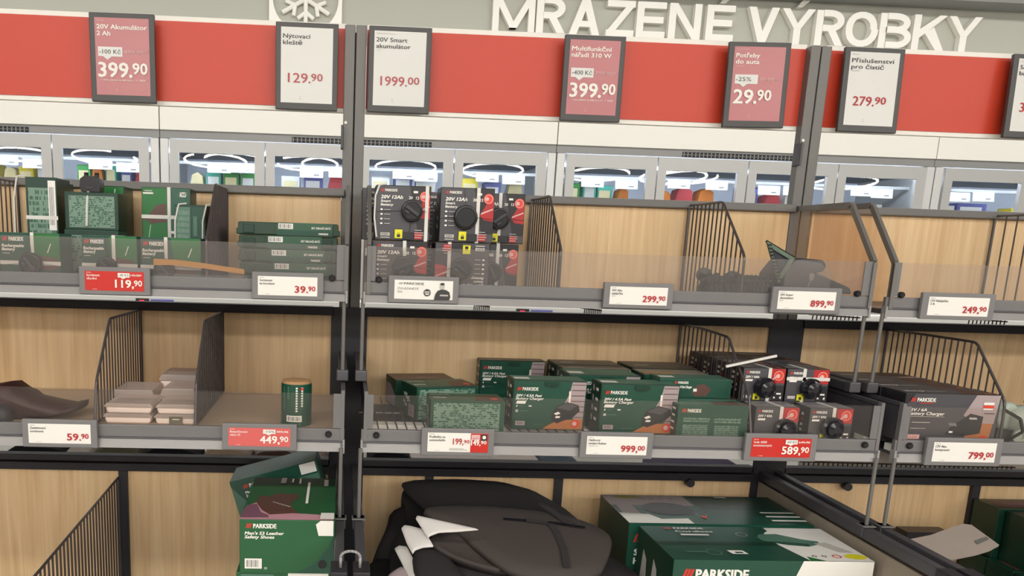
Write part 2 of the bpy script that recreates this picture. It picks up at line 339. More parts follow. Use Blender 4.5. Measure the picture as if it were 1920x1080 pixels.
for ui in range(-1, 3):
    ux = UX0+2.5*ui
    root = empty('freezer_cabinet', (ux, YF, 0), label=['tall upright freezer with glass doors at the left edge', 'tall upright freezer behind the left shelf bay',
                 'tall upright freezer behind the middle shelf bay', 'tall upright freezer at the right edge'][ui+1], cat='freezer')
    m = MB()
    m.box((0, .75, .9), (2.5, .80, 2.3), 'freezer_inside'); m.box((0, .05, .9), (.03, .75, 1.96), 'freezer_frame'); m.box((2.47, .05, .9), (2.5, .75, 1.96), 'freezer_frame')
    m.box((0, .05, 1.86), (2.5, .75, 1.96), 'freezer_top_inside'); m.box((0, .05, .86), (2.5, .75, .92), 'freezer_inside')
    m.build('cabinet_body', root)
    m = MB(); m.box((0.003, -.012, 1.964), (2.497, .05, 2.5), 'fascia_white'); m.build('fascia_panel', root, bevel=.002)
    m = MB(); m.box((0.002, .0, 1.916), (2.498, .05, 1.964), 'freezer_band'); m.build('header_band', root)
    m = MB(); m.box((.82, -.004, 1.918), (1.7, .0, 1.95), 'vent_black')
    for i in range(34): m.box((.825+i*.0257, -.007, 1.92), (.831+i*.0257, -.004, 1.947), 'freezer_band')
    m.box((.82, -.007, 1.932), (1.7, -.004, 1.935), 'freezer_band'); m.build('vent_grille', root)
    for s_ in (0, 1):
        m = MB(); x = .0 if s_ == 0 else 2.44; m.box((x+.004, -.02, .9), (x+.056, .04, 1.912), 'freezer_stile'); m.build('end_stile', root, bevel=.004)
    m = MB(); m.rod((.05, .045, 1.846), (2.45, .045, 1.846), .010, 'led', 8)
    m.build('light_tube', root)
    for zz in (1.60, 1.25):
        m = MB(); m.box((.03, .16, zz), (2.47, .74, zz+.012), 'freezer_stile'); m.box((.03, .15, zz-.02), (2.47, .162, zz+.03), 'white'); m.build('freezer_shelf', root)
    for di in range(4):
        dx = .06+di*.595
        if ui == -1 and di < 2: continue
        if ui == 2 and di > 1: continue
        m = MB(); x0, x1, z0, z1 = dx+.004, dx+.591, .93, 1.908; fx0, fx1, fz0, fz1 = x0+.055, x1-.062, z0+.07, z1-.078
        for a, b in (((x0, -.03, z0), (fx0, 0, z1)), ((fx1, -.03, z0), (x1, 0, z1)), ((fx0, -.03, z0), (fx1, 0, fz0)), ((fx0, -.03, fz1), (fx1, 0, z1))): m.box(a, b, 'freezer_frame')
        d = m.build('freezer_door', root)
        g = MB(); g.quad([(fx0, -.012, fz0), (fx1, -.012, fz0), (fx1, -.012, fz1), (fx0, -.012, fz1)], 'door_glass'); g.build('door_glass', d)
        wx0 = ux+fx0+.01; wx1 = ux+fx1-.01
        nm = ordn[door_i]
        # goods on the freezer shelves
        pk = pick[door_i].split(); bw = (wx1-wx0)/len(pk)
        for k, c in enumerate(pk):
            hh = random.uniform(.11, .16) if door_i not in (9, 10, 11) else random.uniform(.06, .10)
            ww = bw*random.uniform(.7, .92); mb = MB()
            if c in ('orange', 'cream', 'red') : mb.prism([(-ww/2, 0), (ww/2, 0), (ww*.42, hh*.8), (ww*.1, hh), (-ww*.3, hh*.85)], 1, 0, .12, 'pack_'+c)
            else:
                mb.box((-ww/2, 0, 0), (ww/2, .12, hh), 'pack_'+c); mb.box((-ww*.4, -.001, hh*.3), (ww*.35, 0, hh*.75), 'pack_white' if k % 2 else 'pack_cream')
            o = mb.build('frozen_food_pack', loc=(wx0+bw*(k+.5), YF+.19+random.uniform(0, .05), 1.613), bevel=.004)
            pos = '' if len(pk) == 1 else ', '+ordn[k]+' from its left'
            tag(o, f'{c} frozen food pack behind the {nm} glass freezer door{pos}', 'food pack', 'frozen food packs behind the freezer doors')
        # paper tickets hanging inside
        for k in range(2):
            x = wx0+(.1 if k == 0 else .3)+random.uniform(-.03, .05); mb = MB(); mb.box((0, 0, 0), (.15, .004, .06), 'white')
            dd = Dec((0, 0, 0), mb=mb); dd.rect(.09, .012, .125, .022, 'ink_grey')
            if k: dd.ring(.06, .03, .016, .003, 'ink_grey', 4)
            o = mb.build('shelf_ticket', loc=(x, YF+.14, 1.722+random.uniform(-.012, .012)), rot=(-.12, 0, 0))
            tag(o, f"white ticket behind the {nm} glass freezer door, {'left' if k == 0 else 'right'} of its pair", 'ticket', 'white tickets inside the freezers')
        door_i += 1
    m = MB(); m.box((.03, .165, 1.778), (2.47, .172, 1.796), 'freezer_frame'); m.build('ticket_rail', root)

# ring lamps hanging over the shop floor behind the camera (they mirror in the freezer doors)
rings = [(-6.2, -8.4, 2.77, 'leftmost'), (-4.7, -8.4, 2.78, 'second'), (-2.55, -8.4, 2.79, 'third'), (-.75, -8.4, 2.80, 'fourth'), (1.2, -8.4, 2.80, 'fifth'), (2.95, -8.4, 2.80, 'sixth'),
         (5.1, -8.4, 2.80, 'seventh'), (6.9, -8.4, 2.80, 'eighth'), (10.2, -8.4, 2.80, 'tenth'), (-2.0, -7.3, 2.70, 'third, the nearer one,'), (-.2, -7.3, 2.70, 'fourth, the nearer one,'), (6.2, -7.3, 2.70, 'eighth, the nearer one,')]
for i, (xx, yy, zz, nm) in enumerate(rings):
    mb = MB(); Rr = .60; n = 28; c = []; ph = 1.1*i
    for j in range(n-3): c.append((Rr*math.cos(2*math.pi*j/n+ph), Rr*math.sin(2*math.pi*j/n+ph), 0))
    mb.path(c, .022, 'ring_lamp', 6)
    for a in (0, 9, 18): mb.rod(c[a], (0, 0, 3.45-zz), .002, 'wire', 4)
    o = mb.build('ring_lamp', loc=(xx, yy, zz), rot=(math.radians(8), 0, 0))
    tag(o, f'glowing ceiling ring lamp mirrored in the {nm} freezer door', 'lamp', 'ring lamps above the shop floor')
# chest freezer in front of the upright ones
root = empty('chest_freezer', (0, 2.2, 0), label='long white chest freezer rim seen below the top shelves', cat='freezer')
m = MB(); m.box((-4, 0, 0), (6, .06, .93), 'freezer_frame'); m.box((-4, .8, 0), (6, .86, .93), 'freezer_frame'); m.box((-4, .0, .3), (6, .86, .34), 'freezer_inside'); m.build('tub', root)
m = MB(); m.box((-4, -.02, .93), (6, .07, .995), 'freezer_stile'); m.box((-4, .06, .96), (6, .1, 1.0), 'white'); m.build('rim', root, bevel=.005)
for uu in (262, 976):
    xx = Y(uu, 565, 2.18).x-.02
    m = MB(); m.box((xx, -.026, .958), (xx+.07, -.02, .985), 'vent_black'); m.box((xx+.02, -.028, .966), (xx+.045, -.026, .976), 'red_led'); m.box((xx+.08, -.026, .962), (xx+.2, -.02, .982), 'pack_violet'); m.build('control_display', root)

# ================================================================== GONDOLA SHELVING
BX = [-1.25, 0, 1.25]
BN = ['left', 'middle', 'right']
XO = .003
frame = empty('shelving_frame', (0, 0, 0), label='grey steel gondola frame with uprights and oak back panels', cat='shelving')
for i, x in enumerate((-1.255, -.005, 1.245, 2.5)):
    for s_ in (0, 1):
        m = MB(); a = x-.029 if s_ == 0 else x+.001; m.box((a, 0, 0), (a+.027, .03, 1.872), 'steel')
        m.build('upright', frame, bevel=.002)
    m = MB(); m.box((x-.05, -.004, .34), (x+.05, 0, 1.139), 'black_frame'); m.box((x-.004, .03, .34), (x+.004, .032, 1.86), 'black_frame'); m.build('upright_channel', frame)
    m = MB(); m.box((x-.034, -.02, 1.56), (x-.028, .02, 1.62), 'steel_dark'); m.build('bracket', frame, bevel=.002)
    m = MB(); m.rod((x-.022, -.003, 1.628), (x-.022, 0, 1.628), .004, 'white', 8); m.build('screw', frame)
for b in BX:
    for nm, z0, z1 in (('back_panel', 1.165, 1.44), ('back_panel', .80, 1.118), ('back_panel', .33, .662)):
        m = MB(); m.box((b+.03, .004, z0), (b+1.215, .02, z1), 'oak'); m.build(nm, frame)
    m = MB(); m.box((b+.02, -.012, 1.436), (b+1.225, .02, 1.457), 'steel'); m.build('top_rail', frame, bevel=.003)
    m = MB(); m.box((b+.04, -.012, 1.116), (b+1.20, .03, 1.139), 'black_frame'); m.build('cross_rail', frame, bevel=.002)
    m = MB(); m.box((b+.04, -.014, .66), (b+1.20, .02, .682), 'black_frame'); m.box((b+.04, -.004, .684), (b+1.20, .03, .702), 'black_frame'); m.build('cross_rail', frame, bevel=.002)
    for zz, name in ((1.657, 0),):
        m = MB(); m.box((b+.025, .03, 1.657), (b+1.22, .045, 1.881), 'white'); h = m.build('header_board', frame, bevel=.001)
        m = MB(); m.box((b+.025, .027, 1.669), (b+1.22, .03, 1.868), 'red_panel'); m.build('red_band', h, label='plain red band between two white edges')
for x, z1 in ((-.638, .66), (.238, .66), (.618, .66), (1.886, .66)):
    m = MB(); m.box((x-.012, -.01, .30), (x+.012, .003, z1), 'black_frame'); m.build('base_mullion', frame)
for u, v in ((1294, 899), (1589, 906)):
    p = Y(u, v, -.02); m = MB(); m.lathe((p.x, -.028, p.z-.01), (0, 1, 0), [(0, .012), (.02, .012)], 'black_frame', 14); m.build('hook_stub', frame)

def upright_profile(kind):
    return [(0, 1.452), (-.25, 1.452), (-.368, 1.311), (-.368, 1.2)] if kind == 'up' else None
def shelf_unit(bi, lvl):
    b = BX[bi]; up = lvl == 'top'
    D = .37 if up else .477; zb, zs, zc = (1.181, 1.202, 1.228) if up else (.85, .874, .902)
    root = empty('wall_shelf', (b, 0, 0), label=f"grey steel {'top' if up else 'second'} shelf of the {BN[bi]} bay with clear front lip", cat='shelf', group='steel shelves with clear lips')
    x0, x1 = .020+XO, 1.232+XO
    m = MB(); sz = 1.198 if up else .891
    if up or bi == 0: m.box((x0+.01, -D+.01, sz-.012), (x1-.01, -.002, sz), 'steel_dark' if up else 'tan')
    else:
        m.box((x0+.01, -D+.01, sz-.03), (x1-.01, -.002, sz-.024), 'steel_dark')
        for q in (0, .118): m.box((x0+.01, -D+.012+q, sz-.022), (x1-.01, -D+.050+q, sz-.006), 'letter_white')
    m.build('shelf_board', root)
    if not (up or bi == 0):
        m = MB()
        for q in range(53): m.rod((x0+.02+q*.0225, -D+.01, sz-.003), (x0+.02+q*.0225, -.003, sz-.003), .0018, 'steel_dark', 5)
        m.rod((x0, -.2, sz-.008), (x1, -.2, sz-.008), .003, 'wire', 5); m.build('wire_floor', root, kind='stuff')
    m = MB(); m.box((x0, -D, zs), (x1, -D+.012, zc), 'steel_rail'); m.box((x0, -D-.004, zs-.003), (x1, -D+.01, zs+.001), 'steel_dark'); m.build('front_channel', root, bevel=.0015)
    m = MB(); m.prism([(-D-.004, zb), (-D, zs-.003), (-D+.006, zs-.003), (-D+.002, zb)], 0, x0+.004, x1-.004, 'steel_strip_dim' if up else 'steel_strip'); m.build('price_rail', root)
    for s_ in (0, 1):
        x = x0-.001 if s_ == 0 else x1-.004
        m = MB(); m.box((x, -D-.006, zb-.004), (x+.005, -D+.012, zs+.004), 'steel_strip'); m.build('rail_end_cap', root, bevel=.001)
    za = 1.309 if up else .982
    m = MB(); m.box((x0+.006, -D+.002, zc-.003), (x1-.006, -D+.0045, za), 'acrylic' if up else 'acrylic_low'); m.build('clear_front_lip', root)
    for s_ in (0, 1):
        x = x0+.006 if s_ == 0 else x1-.026
        m = MB(); m.box((x, -D-.001, zc+.002), (x+.020, -D+.001, za+.001), 'steel_rail'); m.build('corner_plate', root)
        xk = x0+.034 if s_ == 0 else x1-.036; zk = zc+.006 if up else zc-.012
        m = MB(); m.lathe((xk, -D-.008, zk), (0, 1, 0), [(0, .0055), (.003, .0075), (.010, .0075)], 'tag_black', 14); m.build('knob', root)
        xs = x0+.006 if s_ == 0 else x1-.008
        if up:
            pr = [(-.004, 1.446), (-.25, 1.446), (-.368, 1.308), (-.368, 1.2)]
            m = MB()
            for (ya, z_a), (yb, z_b) in zip(pr, pr[1:]):
                d = V3((0, yb-ya, z_b-z_a)); L = d.length; d.normalize(); nn = V3((0, -d.z, d.y))*.007
                A = V3((xs, ya, z_a)); B = V3((xs, yb, z_b))
                for off in (0,):
                    vs = [A+nn, A-nn, B-nn, B+nn]; vs2 = [v+V3((.009, 0, 0)) for v in vs]
                    m.add(vs+vs2, [(0, 1, 2, 3), (7, 6, 5, 4), (0, 3, 7, 4), (1, 0, 4, 5), (2, 1, 5, 6), (3, 2, 6, 7)], 'steel')
            m.build('side_frame', root)
            m = MB(); m.prism([(-.004, 1.2)]+[(a, c) for a, c in pr], 0, xs+.003, xs+.005, 'acrylic_side'); m.build('side_pane', root)
        else:
            m = MB(); m.prism([(0, .9), (0, .978), (-.44, .985), (-D, .965), (-D, .9)], 0, xs+.002, xs+.005, 'steel_dark'); m.box((xs-.002, -D+.01, .982), (xs+.008, -.0, .990), 'steel_dark')
            m.box((xs-.001, -D-.002, zb), (xs+.007, -D+.012, .99), 'steel_rail'); m.build('side_frame', root)
    # cantilever arms with clamps and hanging rods
    for s_ in (0, 1):
        xa = .022 if s_ == 0 else 1.228
        if up:
            m = MB(); m.box((xa-.011, -.345, .995), (xa+.011, -.004, 1.017), 'steel_dark'); m.build('support_arm', root, bevel=.002)
            m = MB(); m.box((xa-.014, -.372, .994), (xa+.014, -.345, 1.02), 'steel_dark'); m.build('arm_clamp', root, bevel=.003)
            m = MB(); m.rod((xa, -.362, 1.0), (xa, -.366, 1.19), .0045, 'steel', 8); m.build('hanging_rod', root)
        else:
            m = MB(); m.box((xa-.0105, -.74, .665), (xa+.0105, -.004, .692), 'steel_dark'); m.build('support_arm', root, bevel=.002)
            m = MB(); m.box((xa-.014, -.493, .67), (xa+.014, -.47, .697), 'steel_dark'); m.box((xa-.016, -.5, .694), (xa+.016, -.47, .697), 'steel'); m.build('arm_clamp', root, bevel=.002)
            m = MB(); m.rod((xa, -.485, .69), (xa, -.485, .86), .0045, 'steel', 8); m.build('hanging_rod', root)
            m = MB(); m.box((xa-.0165, -.80, .655), (xa+.0165, -.74, .694), 'black_frame'); m.box((xa-.018, -.802, .652), (xa+.018, -.795, .68), 'steel_rail'); m.build('arm_end_block', root, bevel=.002)
    return root
for bi in range(3):
    shelf_unit(bi, 'top'); shelf_unit(bi, 'mid')
# wire loop joining the two arm ends at the left post
for xg, nm in ((0, 'left'),):
    m = MB(); pts = [(-.019, 0, 0), (-.019, 0, .022)]+[(-.019*math.cos(t), 0, .022+.012*math.sin(t)) for t in [math.pi*i/8 for i in range(1, 8)]]+[(.019, 0, .022), (.019, 0, 0)]
    m.path(pts, .003, 'steel_strip', 8)
    tag(m.build('wire_loop', loc=(xg, -.775, .694), smooth=True), f'bent grey wire loop joining the arm ends at the {nm} upright', 'wire loop')

# side panel below the arm in the middle bay, deep bottom shelf
root = empty('base_shelf', (0, 0, 0), label='deep dark bottom shelf the shoe boxes, mats and tool boxes lie on', cat='shelf')
m = MB(); m.box((-1.25, -.80, .30), (2.5, -.016, .33), 'steel_dark'); m.build('shelf_board', root)
for xx in (1.212, 1.29):
    m = MB(); m.box((xx, -.79, .33), (xx+.005, -.012, .66), 'carton_grey'); m.build('side_panel', root)
m = MB(); m.box((-1.25, -.8, 0), (2.5, -.75, .3), 'black_frame'); m.build('plinth', root)

# ------------------------------------------------------------------ dividers
def divider(x, lvl, n, label, solid=False, prof=None, r=.0021, loc=True):
    pr = prof or ([(-.004, 1.445), (-.205, 1.445), (-.35, 1.313), (-.352, 1.205)] if lvl == 'top' else [(-.004, 1.118), (-.305, 1.12), (-.43, .99), (-.452, .896)])
    zb = pr[-1][1]
    root = empty('shelf_divider', (x, 0, zb), label=label, cat='divider', group='wire dividers between goods')
    m = MB(); P = [V3((0, a, c-zb)) for a, c in pr]
    rounded = [P[0]]
    for k in range(1, len(P)-1):
        a = P[k]+(P[k-1]-P[k]).normalized()*.012; b = P[k]+(P[k+1]-P[k]).normalized()*.012
        rounded += [a, (a+b)/4+P[k]/2, b]
    rounded.append(P[-1])
    m.path(rounded, .0032, 'wire', 8); m.rod(P[0], (0, P[0].y, 0), .004, 'wire', 6); m.rod((0, P[0].y, 0), P[-1], .003, 'wire', 6); m.build('rim_wire', root)
    def top(y):
        for (a, c), (b, d) in zip(pr, pr[1:]):
            if b-1e-6 <= y <= a+1e-6: return c+(d-c)*((y-a)/(b-a) if abs(b-a) > 1e-6 else 0)
        return pr[-1][1]
    ye = pr[-1][0]
    if solid:
        m = MB(); m.prism([(a, c-zb) for a, c in pr]+[(pr[0][0], 0)], 0, -.0015, .0015, 'steel_dark'); m.build('solid_plate', root)
    for k in range(1, n):
        y = pr[0][0]+(ye+.004-pr[0][0])*k/n; h = top(y)-zb
        if h < .01: continue
        m = MB(); m.rod((.002, y, 0), (.002, y, h), r, 'wire_brown', 5); m.build('wire', root)
    return root
divider(-.891, 'top', 12, 'dark wire divider at the left edge of the top left shelf')
divider(-.341, 'top', 16, 'solid grey plate divider between green battery packs and flat green cases', True)
divider(.484, 'top', 14, 'wire divider right of the stacked black battery boxes')
divider(.925, 'top', 14, 'wire divider left of the bagged dark goods', )
divider(1.803, 'top', 9, 'wire divider at the right edge on the empty top shelf')
divider(-.578, 'mid', 18, 'wire divider left of the clear plastic trays on the second shelf')
divider(-.354, 'mid', 14, 'solid grey plate divider right of the clear plastic trays', True)
divider(.935, 'mid', 17, 'wire divider between green charger boxes and small black boxes', prof=[(-.004, 1.118), (-.12, 1.12), (-.295, 1.114), (-.43, .99), (-.462, .896)])
divider(1.541, 'mid', 20, 'tall wire divider right of the big black charger box', prof=[(-.004, 1.118), (-.1, 1.12), (-.339, 1.122), (-.455, .995), (-.46, .896)])
divider(-.65, 'base', 30, 'large sloping wire divider at the bottom left', prof=[(-.012, .64), (-.20, .634), (-.72, .617), (-.76, .33)], r=.0026)
m = MB(); m.box((-1.22, .035, 1.07), (2.48, .37, 1.085), 'steel_dark'); tag(m.build('far_side_shelf'), 'upper shelf board on the far side of the shelving', 'shelf')
m = MB(); m.box((-1.22, .035, .588), (2.48, .40, .60), 'steel_dark'); tag(m.build('far_side_shelf'), 'lower shelf board on the far side of the shelving', 'shelf')
# wires of the shelves on the far side, seen through the slot
def comb(u, v, y, n, dx, h, label):
    p = Y(u, v, y); h = p.z-(1.0855 if p.z > 1 else .6005); root = empty('far_side_wire_basket', (p.x, y, p.z-h), label=label, cat='basket', group='wire combs seen through the slots')
    m = MB(); m.rod((-.01, 0, h+.004), (dx*n, 0, h+.004-.006), .0022, 'wire_brown', 5); m.rod((-.01, 0, 0), (dx*n, 0, 0), .0022, 'wire_brown', 5); m.build('rim_wire', root)
    for i in range(n):
        m = MB(); m.rod((i*dx, 0, 0), (i*dx+.004, 0, h+.002), .0018, 'black_frame', 4); m.build('wire', root)
comb(887, 573, .12, 9, .0055, .05, 'curved comb of dark wires in the slot below the first middle shelf label')
comb(1094, 580, .12, 10, .0055, .05, 'curved comb of dark wires in the slot left of the 299,90 label')
comb(1522, 592, .12, 12, .0125, .05, 'comb of dark wires in the slot under the 899,90 label')
comb(1815, 600, .12, 10, .0125, .05, 'comb of dark wires in the slot at the right edge of the photo')
comb(1505, 868, .09, 44, .0155, .06, 'long comb of dark wires in the slot under the second shelf at right')
p = Y(1500, 868, .16); m = MB(); m.box((0, 0, .6005-p.z), (.75, .01, .045), 'label_white')
tag(m.build('far_side_price_rail', loc=p), 'white price rail beyond the dark wires under the right second shelf', 'rail')
# heaps on the far side under the second shelf
def heap(u0, u1, v, y, h, m_, label, name='folded_cloth', cat='cloth'):
    a = Y(u0, v, y); b = Y(u1, v, y); n = 12; mb = MB(); top = []; zb = .6005; h = a.z+h*.2-zb
    for i in range(n+1):
        t = i/n; top.append(((b.x-a.x)*t, h*(.72+.28*math.sin(math.pi*t)**.6)*(1+.03*math.sin(9*t+u0))))
    poly = [(0, 0)]+top+[((b.x-a.x), 0)]
    mb.prism(poly, 1, 0, .12, m_)
    tag(mb.build(name, loc=(a.x, y, zb), bevel=.004), label, cat, 'goods on the far side of the shelving')
heap(5, 118, 842, .08, .07, 'navy_cloth', 'black folded cloth in the slot under the 59,90 label')
heap(118, 166, 845, .07, .05, 'card_white', 'small white crumpled cloth in the lower left slot')
heap(168, 262, 846, .08, .06, 'khaki_cloth', 'khaki folded cloth in the slot right of the white one')
heap(262, 372, 846, .08, .07, 'navy_cloth', 'dark navy folded cloth in the middle of the left slot')
heap(376, 470, 848, .07, .06, 'tan', 'tan bag in the slot under the salmon price label')
heap(472, 560, 851, .07, .06, 'art_brown', 'brown bag in the slot above the shoe boxes')
heap(560, 628, 851, .07, .06, 'pinkish_tray', 'pale wrapped goods in the slot left of the upright')
heap(690, 772, 853, .07, .06, 'navy_cloth', 'black cloth in the slot right of the upright')
heap(1015, 1092, 862, .09, .05, 'blue_cloth', 'pale blue cloth in the slot under the 999,00 label')
heap(1232, 1392, 865, .09, .06, 'lilac_cloth', 'lilac cloth in the slot left of the red 589,90 label')
m = MB(); a = Y(770, 858, .1); b = Y(1010, 858, .1); m.box((0, 0, 0), (b.x-a.x, .2, a.z-.6005), 'pinkish_tray')
tag(m.build('pale_board', loc=(a.x, .1, .6005)), 'pale board in the slot under the two-price label', 'board')

# ================================================================== PRICE SIGNS (top row)
def sign(c, kind, txt, label, pitch=0.0):
    TL, TR, BR, BL = [Y(u, v, -.02) for u, v in c]
    ctr = (TL+TR+BR+BL)/4; w_ = ((TR-TL).length+(BR-BL).length)/2; h_ = ((TL-BL).length+(TR-BR).length)/2
    roll = -math.atan2((TR.z-TL.z+BR.z-BL.z)/2, w_)
    root = empty('price_sign', (ctr.x, -.018, ctr.z-h_/2), (pitch, roll, 0), label, 'price sign', 'tall price signs on the red band')
    m = MB(); m.box((-w_/2, 0, 0), (w_/2, .012, h_), 'sign_frame'); m.box((-w_/2+.012, .012, h_*.2), (w_/2-.012, .026, h_*.8), 'sign_frame')
    m.build('sign_case', root, bevel=.002)
    pink = kind == 'pink'; scr = 'screen_pink' if pink else 'screen_white'; ink = 'ink_white' if pink else 'ink_dark'
    bx = w_*.085; W = w_-2*bx; H = h_-.013-.016
    d = Dec((-w_/2+bx, 0, .017)); d.rect(0, 0, W, H, scr); s_ = d.build('screen', root)
    d = Dec((-w_/2+bx, -.0006, .017))
    d.text(txt['brand'], W*.04, H*.955, H*.02, 'print_pale_pink' if pink else 'pale_grey_ink', bold=0)
    for i, t in enumerate(txt['name']): d.text(t, W*.04, H*(.855-.085*i), H*.056, ink, w=W*.0645*len(t)*(1.02 if len(t) > 6 else .95), bold=.03 if pink else .02)
    if 'sub' in txt: d.text(txt['sub'], W*.04, H*.735, H*.018, 'print_pale_pink' if pink else 'pale_grey_ink', bold=0)
    big, small = txt['price']; pr = 'ink_white' if pink else txt.get('pm', 'ink_red')
    if pink:
        x1 = W*.5; d.rect(W*.05, H*.5, x1, H*.625, 'screen_white'); d.poly([(W*.14, H*.5), (W*.22, H*.455), (W*.30, H*.5)], 'screen_white')
        d.text(txt['off'], W*.07, H*.535, H*.055, 'ink_dark', w=W*.40 if len(txt['off']) > 5 else W*.3, bold=.005)
        d.text(txt['old'], W*.53, H*.535, H*.05, 'print_pale_pink', w=W*.42 if len(txt['old']) > 5 else W*.28, bold=0); d.rect(W*.53, H*.557, W*.93, H*.562, 'print_pale_pink')
        y = H*.235; hb = H*.185
        bw = W*(.55 if len(big) == 3 else .38)
        d.text(big, W*.05, y, hb, pr, w=bw, bold=.03); d.disc(W*.05+bw+W*.045, y+H*.016, W*.032, pr, 12)
        d.text(small, W*.05+bw+W*.085, y+hb*.24, hb*.76, pr, w=W*.27, bold=.03)
        if txt.get('foot'): d.text(txt['foot'], W*.08, H*.185, H*.022, 'ink_white', w=W*.84, bold=.01)
    else:
        y = H*.27; hb = H*.125; bw = W*(.38 if len(big) == 3 else .46); xs = W*.14
        d.text(big, xs, y, hb, pr, w=bw, bold=.02); d.disc(xs+bw+W*.035, y+H*.008, W*.018, pr, 10)
        d.text(small, xs+bw+W*.07, y+hb*.22, hb*.78, pr, w=W*.22, bold=.02)
    for i, t in enumerate(('set', '5 ks', 'skladem')[:2]): d.text(t, W*.36, H*(.075-.03*i), H*.014, 'print_pale_pink' if pink else 'ink_grey', bold=0)
    d.build('printing', root)
sign([(165,21),(289,27),(293,193),(173,190)], 'pink', dict(brand='Parkside', name=['20V Akumulátor', '2 Ah'], off='-100 Kč', old='499.90*', price=('399', '90'), foot='* cena platná na lidl.cz k 1. 7. 2025'),
     'pink price sign for a 20V battery, 399.90, leftmost of the signs')
sign([(517,39),(636,45),(631,208),(516,204)], 'white', dict(brand=' ', name=['Nýtovací', 'kleště'], price=('129', '90'), pm='ink_red_pale'), 'white price sign reading 129.90, left of the grey upright')
sign([(692,47),(810,52),(805,214),(689,209)], 'white', dict(brand='Parkside Performance', name=['20V Smart', 'akumulátor'], sub='12 Ah', price=('1999', '00'), pm='ink_red_pale'), 'white price sign reading 1999.00, right of the grey upright')
sign([(1063,63),(1177,69),(1161,229),(1049,226)], 'pink', dict(brand='Parkside', name=['Multifunkční', 'nářadí 310 W'], off='-400 Kč', old='799.90*', price=('399', '90'), foot='* cena platná na lidl.cz k 11. 7. 2025'),
     'pink price sign for a 310 W multitool with 400 off')
sign([(1372,77),(1486,80),(1472,240),(1356,238)], 'pink', dict(brand='Ultimate Speed', name=['Potřeby', 'do auta'], sub='různé druhy', off='-25%', old='39.90', price=('29', '90')), 'pink price sign reading 29.90, for car goods')
sign([(1597,84),(1708,91),(1678,249),(1566,246)], 'white', dict(brand='Parkside', name=['Příslušenství', 'pro čistič'], sub='různé druhy', price=('279', '90')), 'white price sign reading 279.90, tilted, right of the double upright', pitch=-.05)
sign([(1911,98),(2022,104),(1990,262),(1881,257)], 'white', dict(brand='Parkside', name=['Sada', 'bitů'], price=('399', '90')), 'white price sign cut off by the right edge', pitch=-.05)

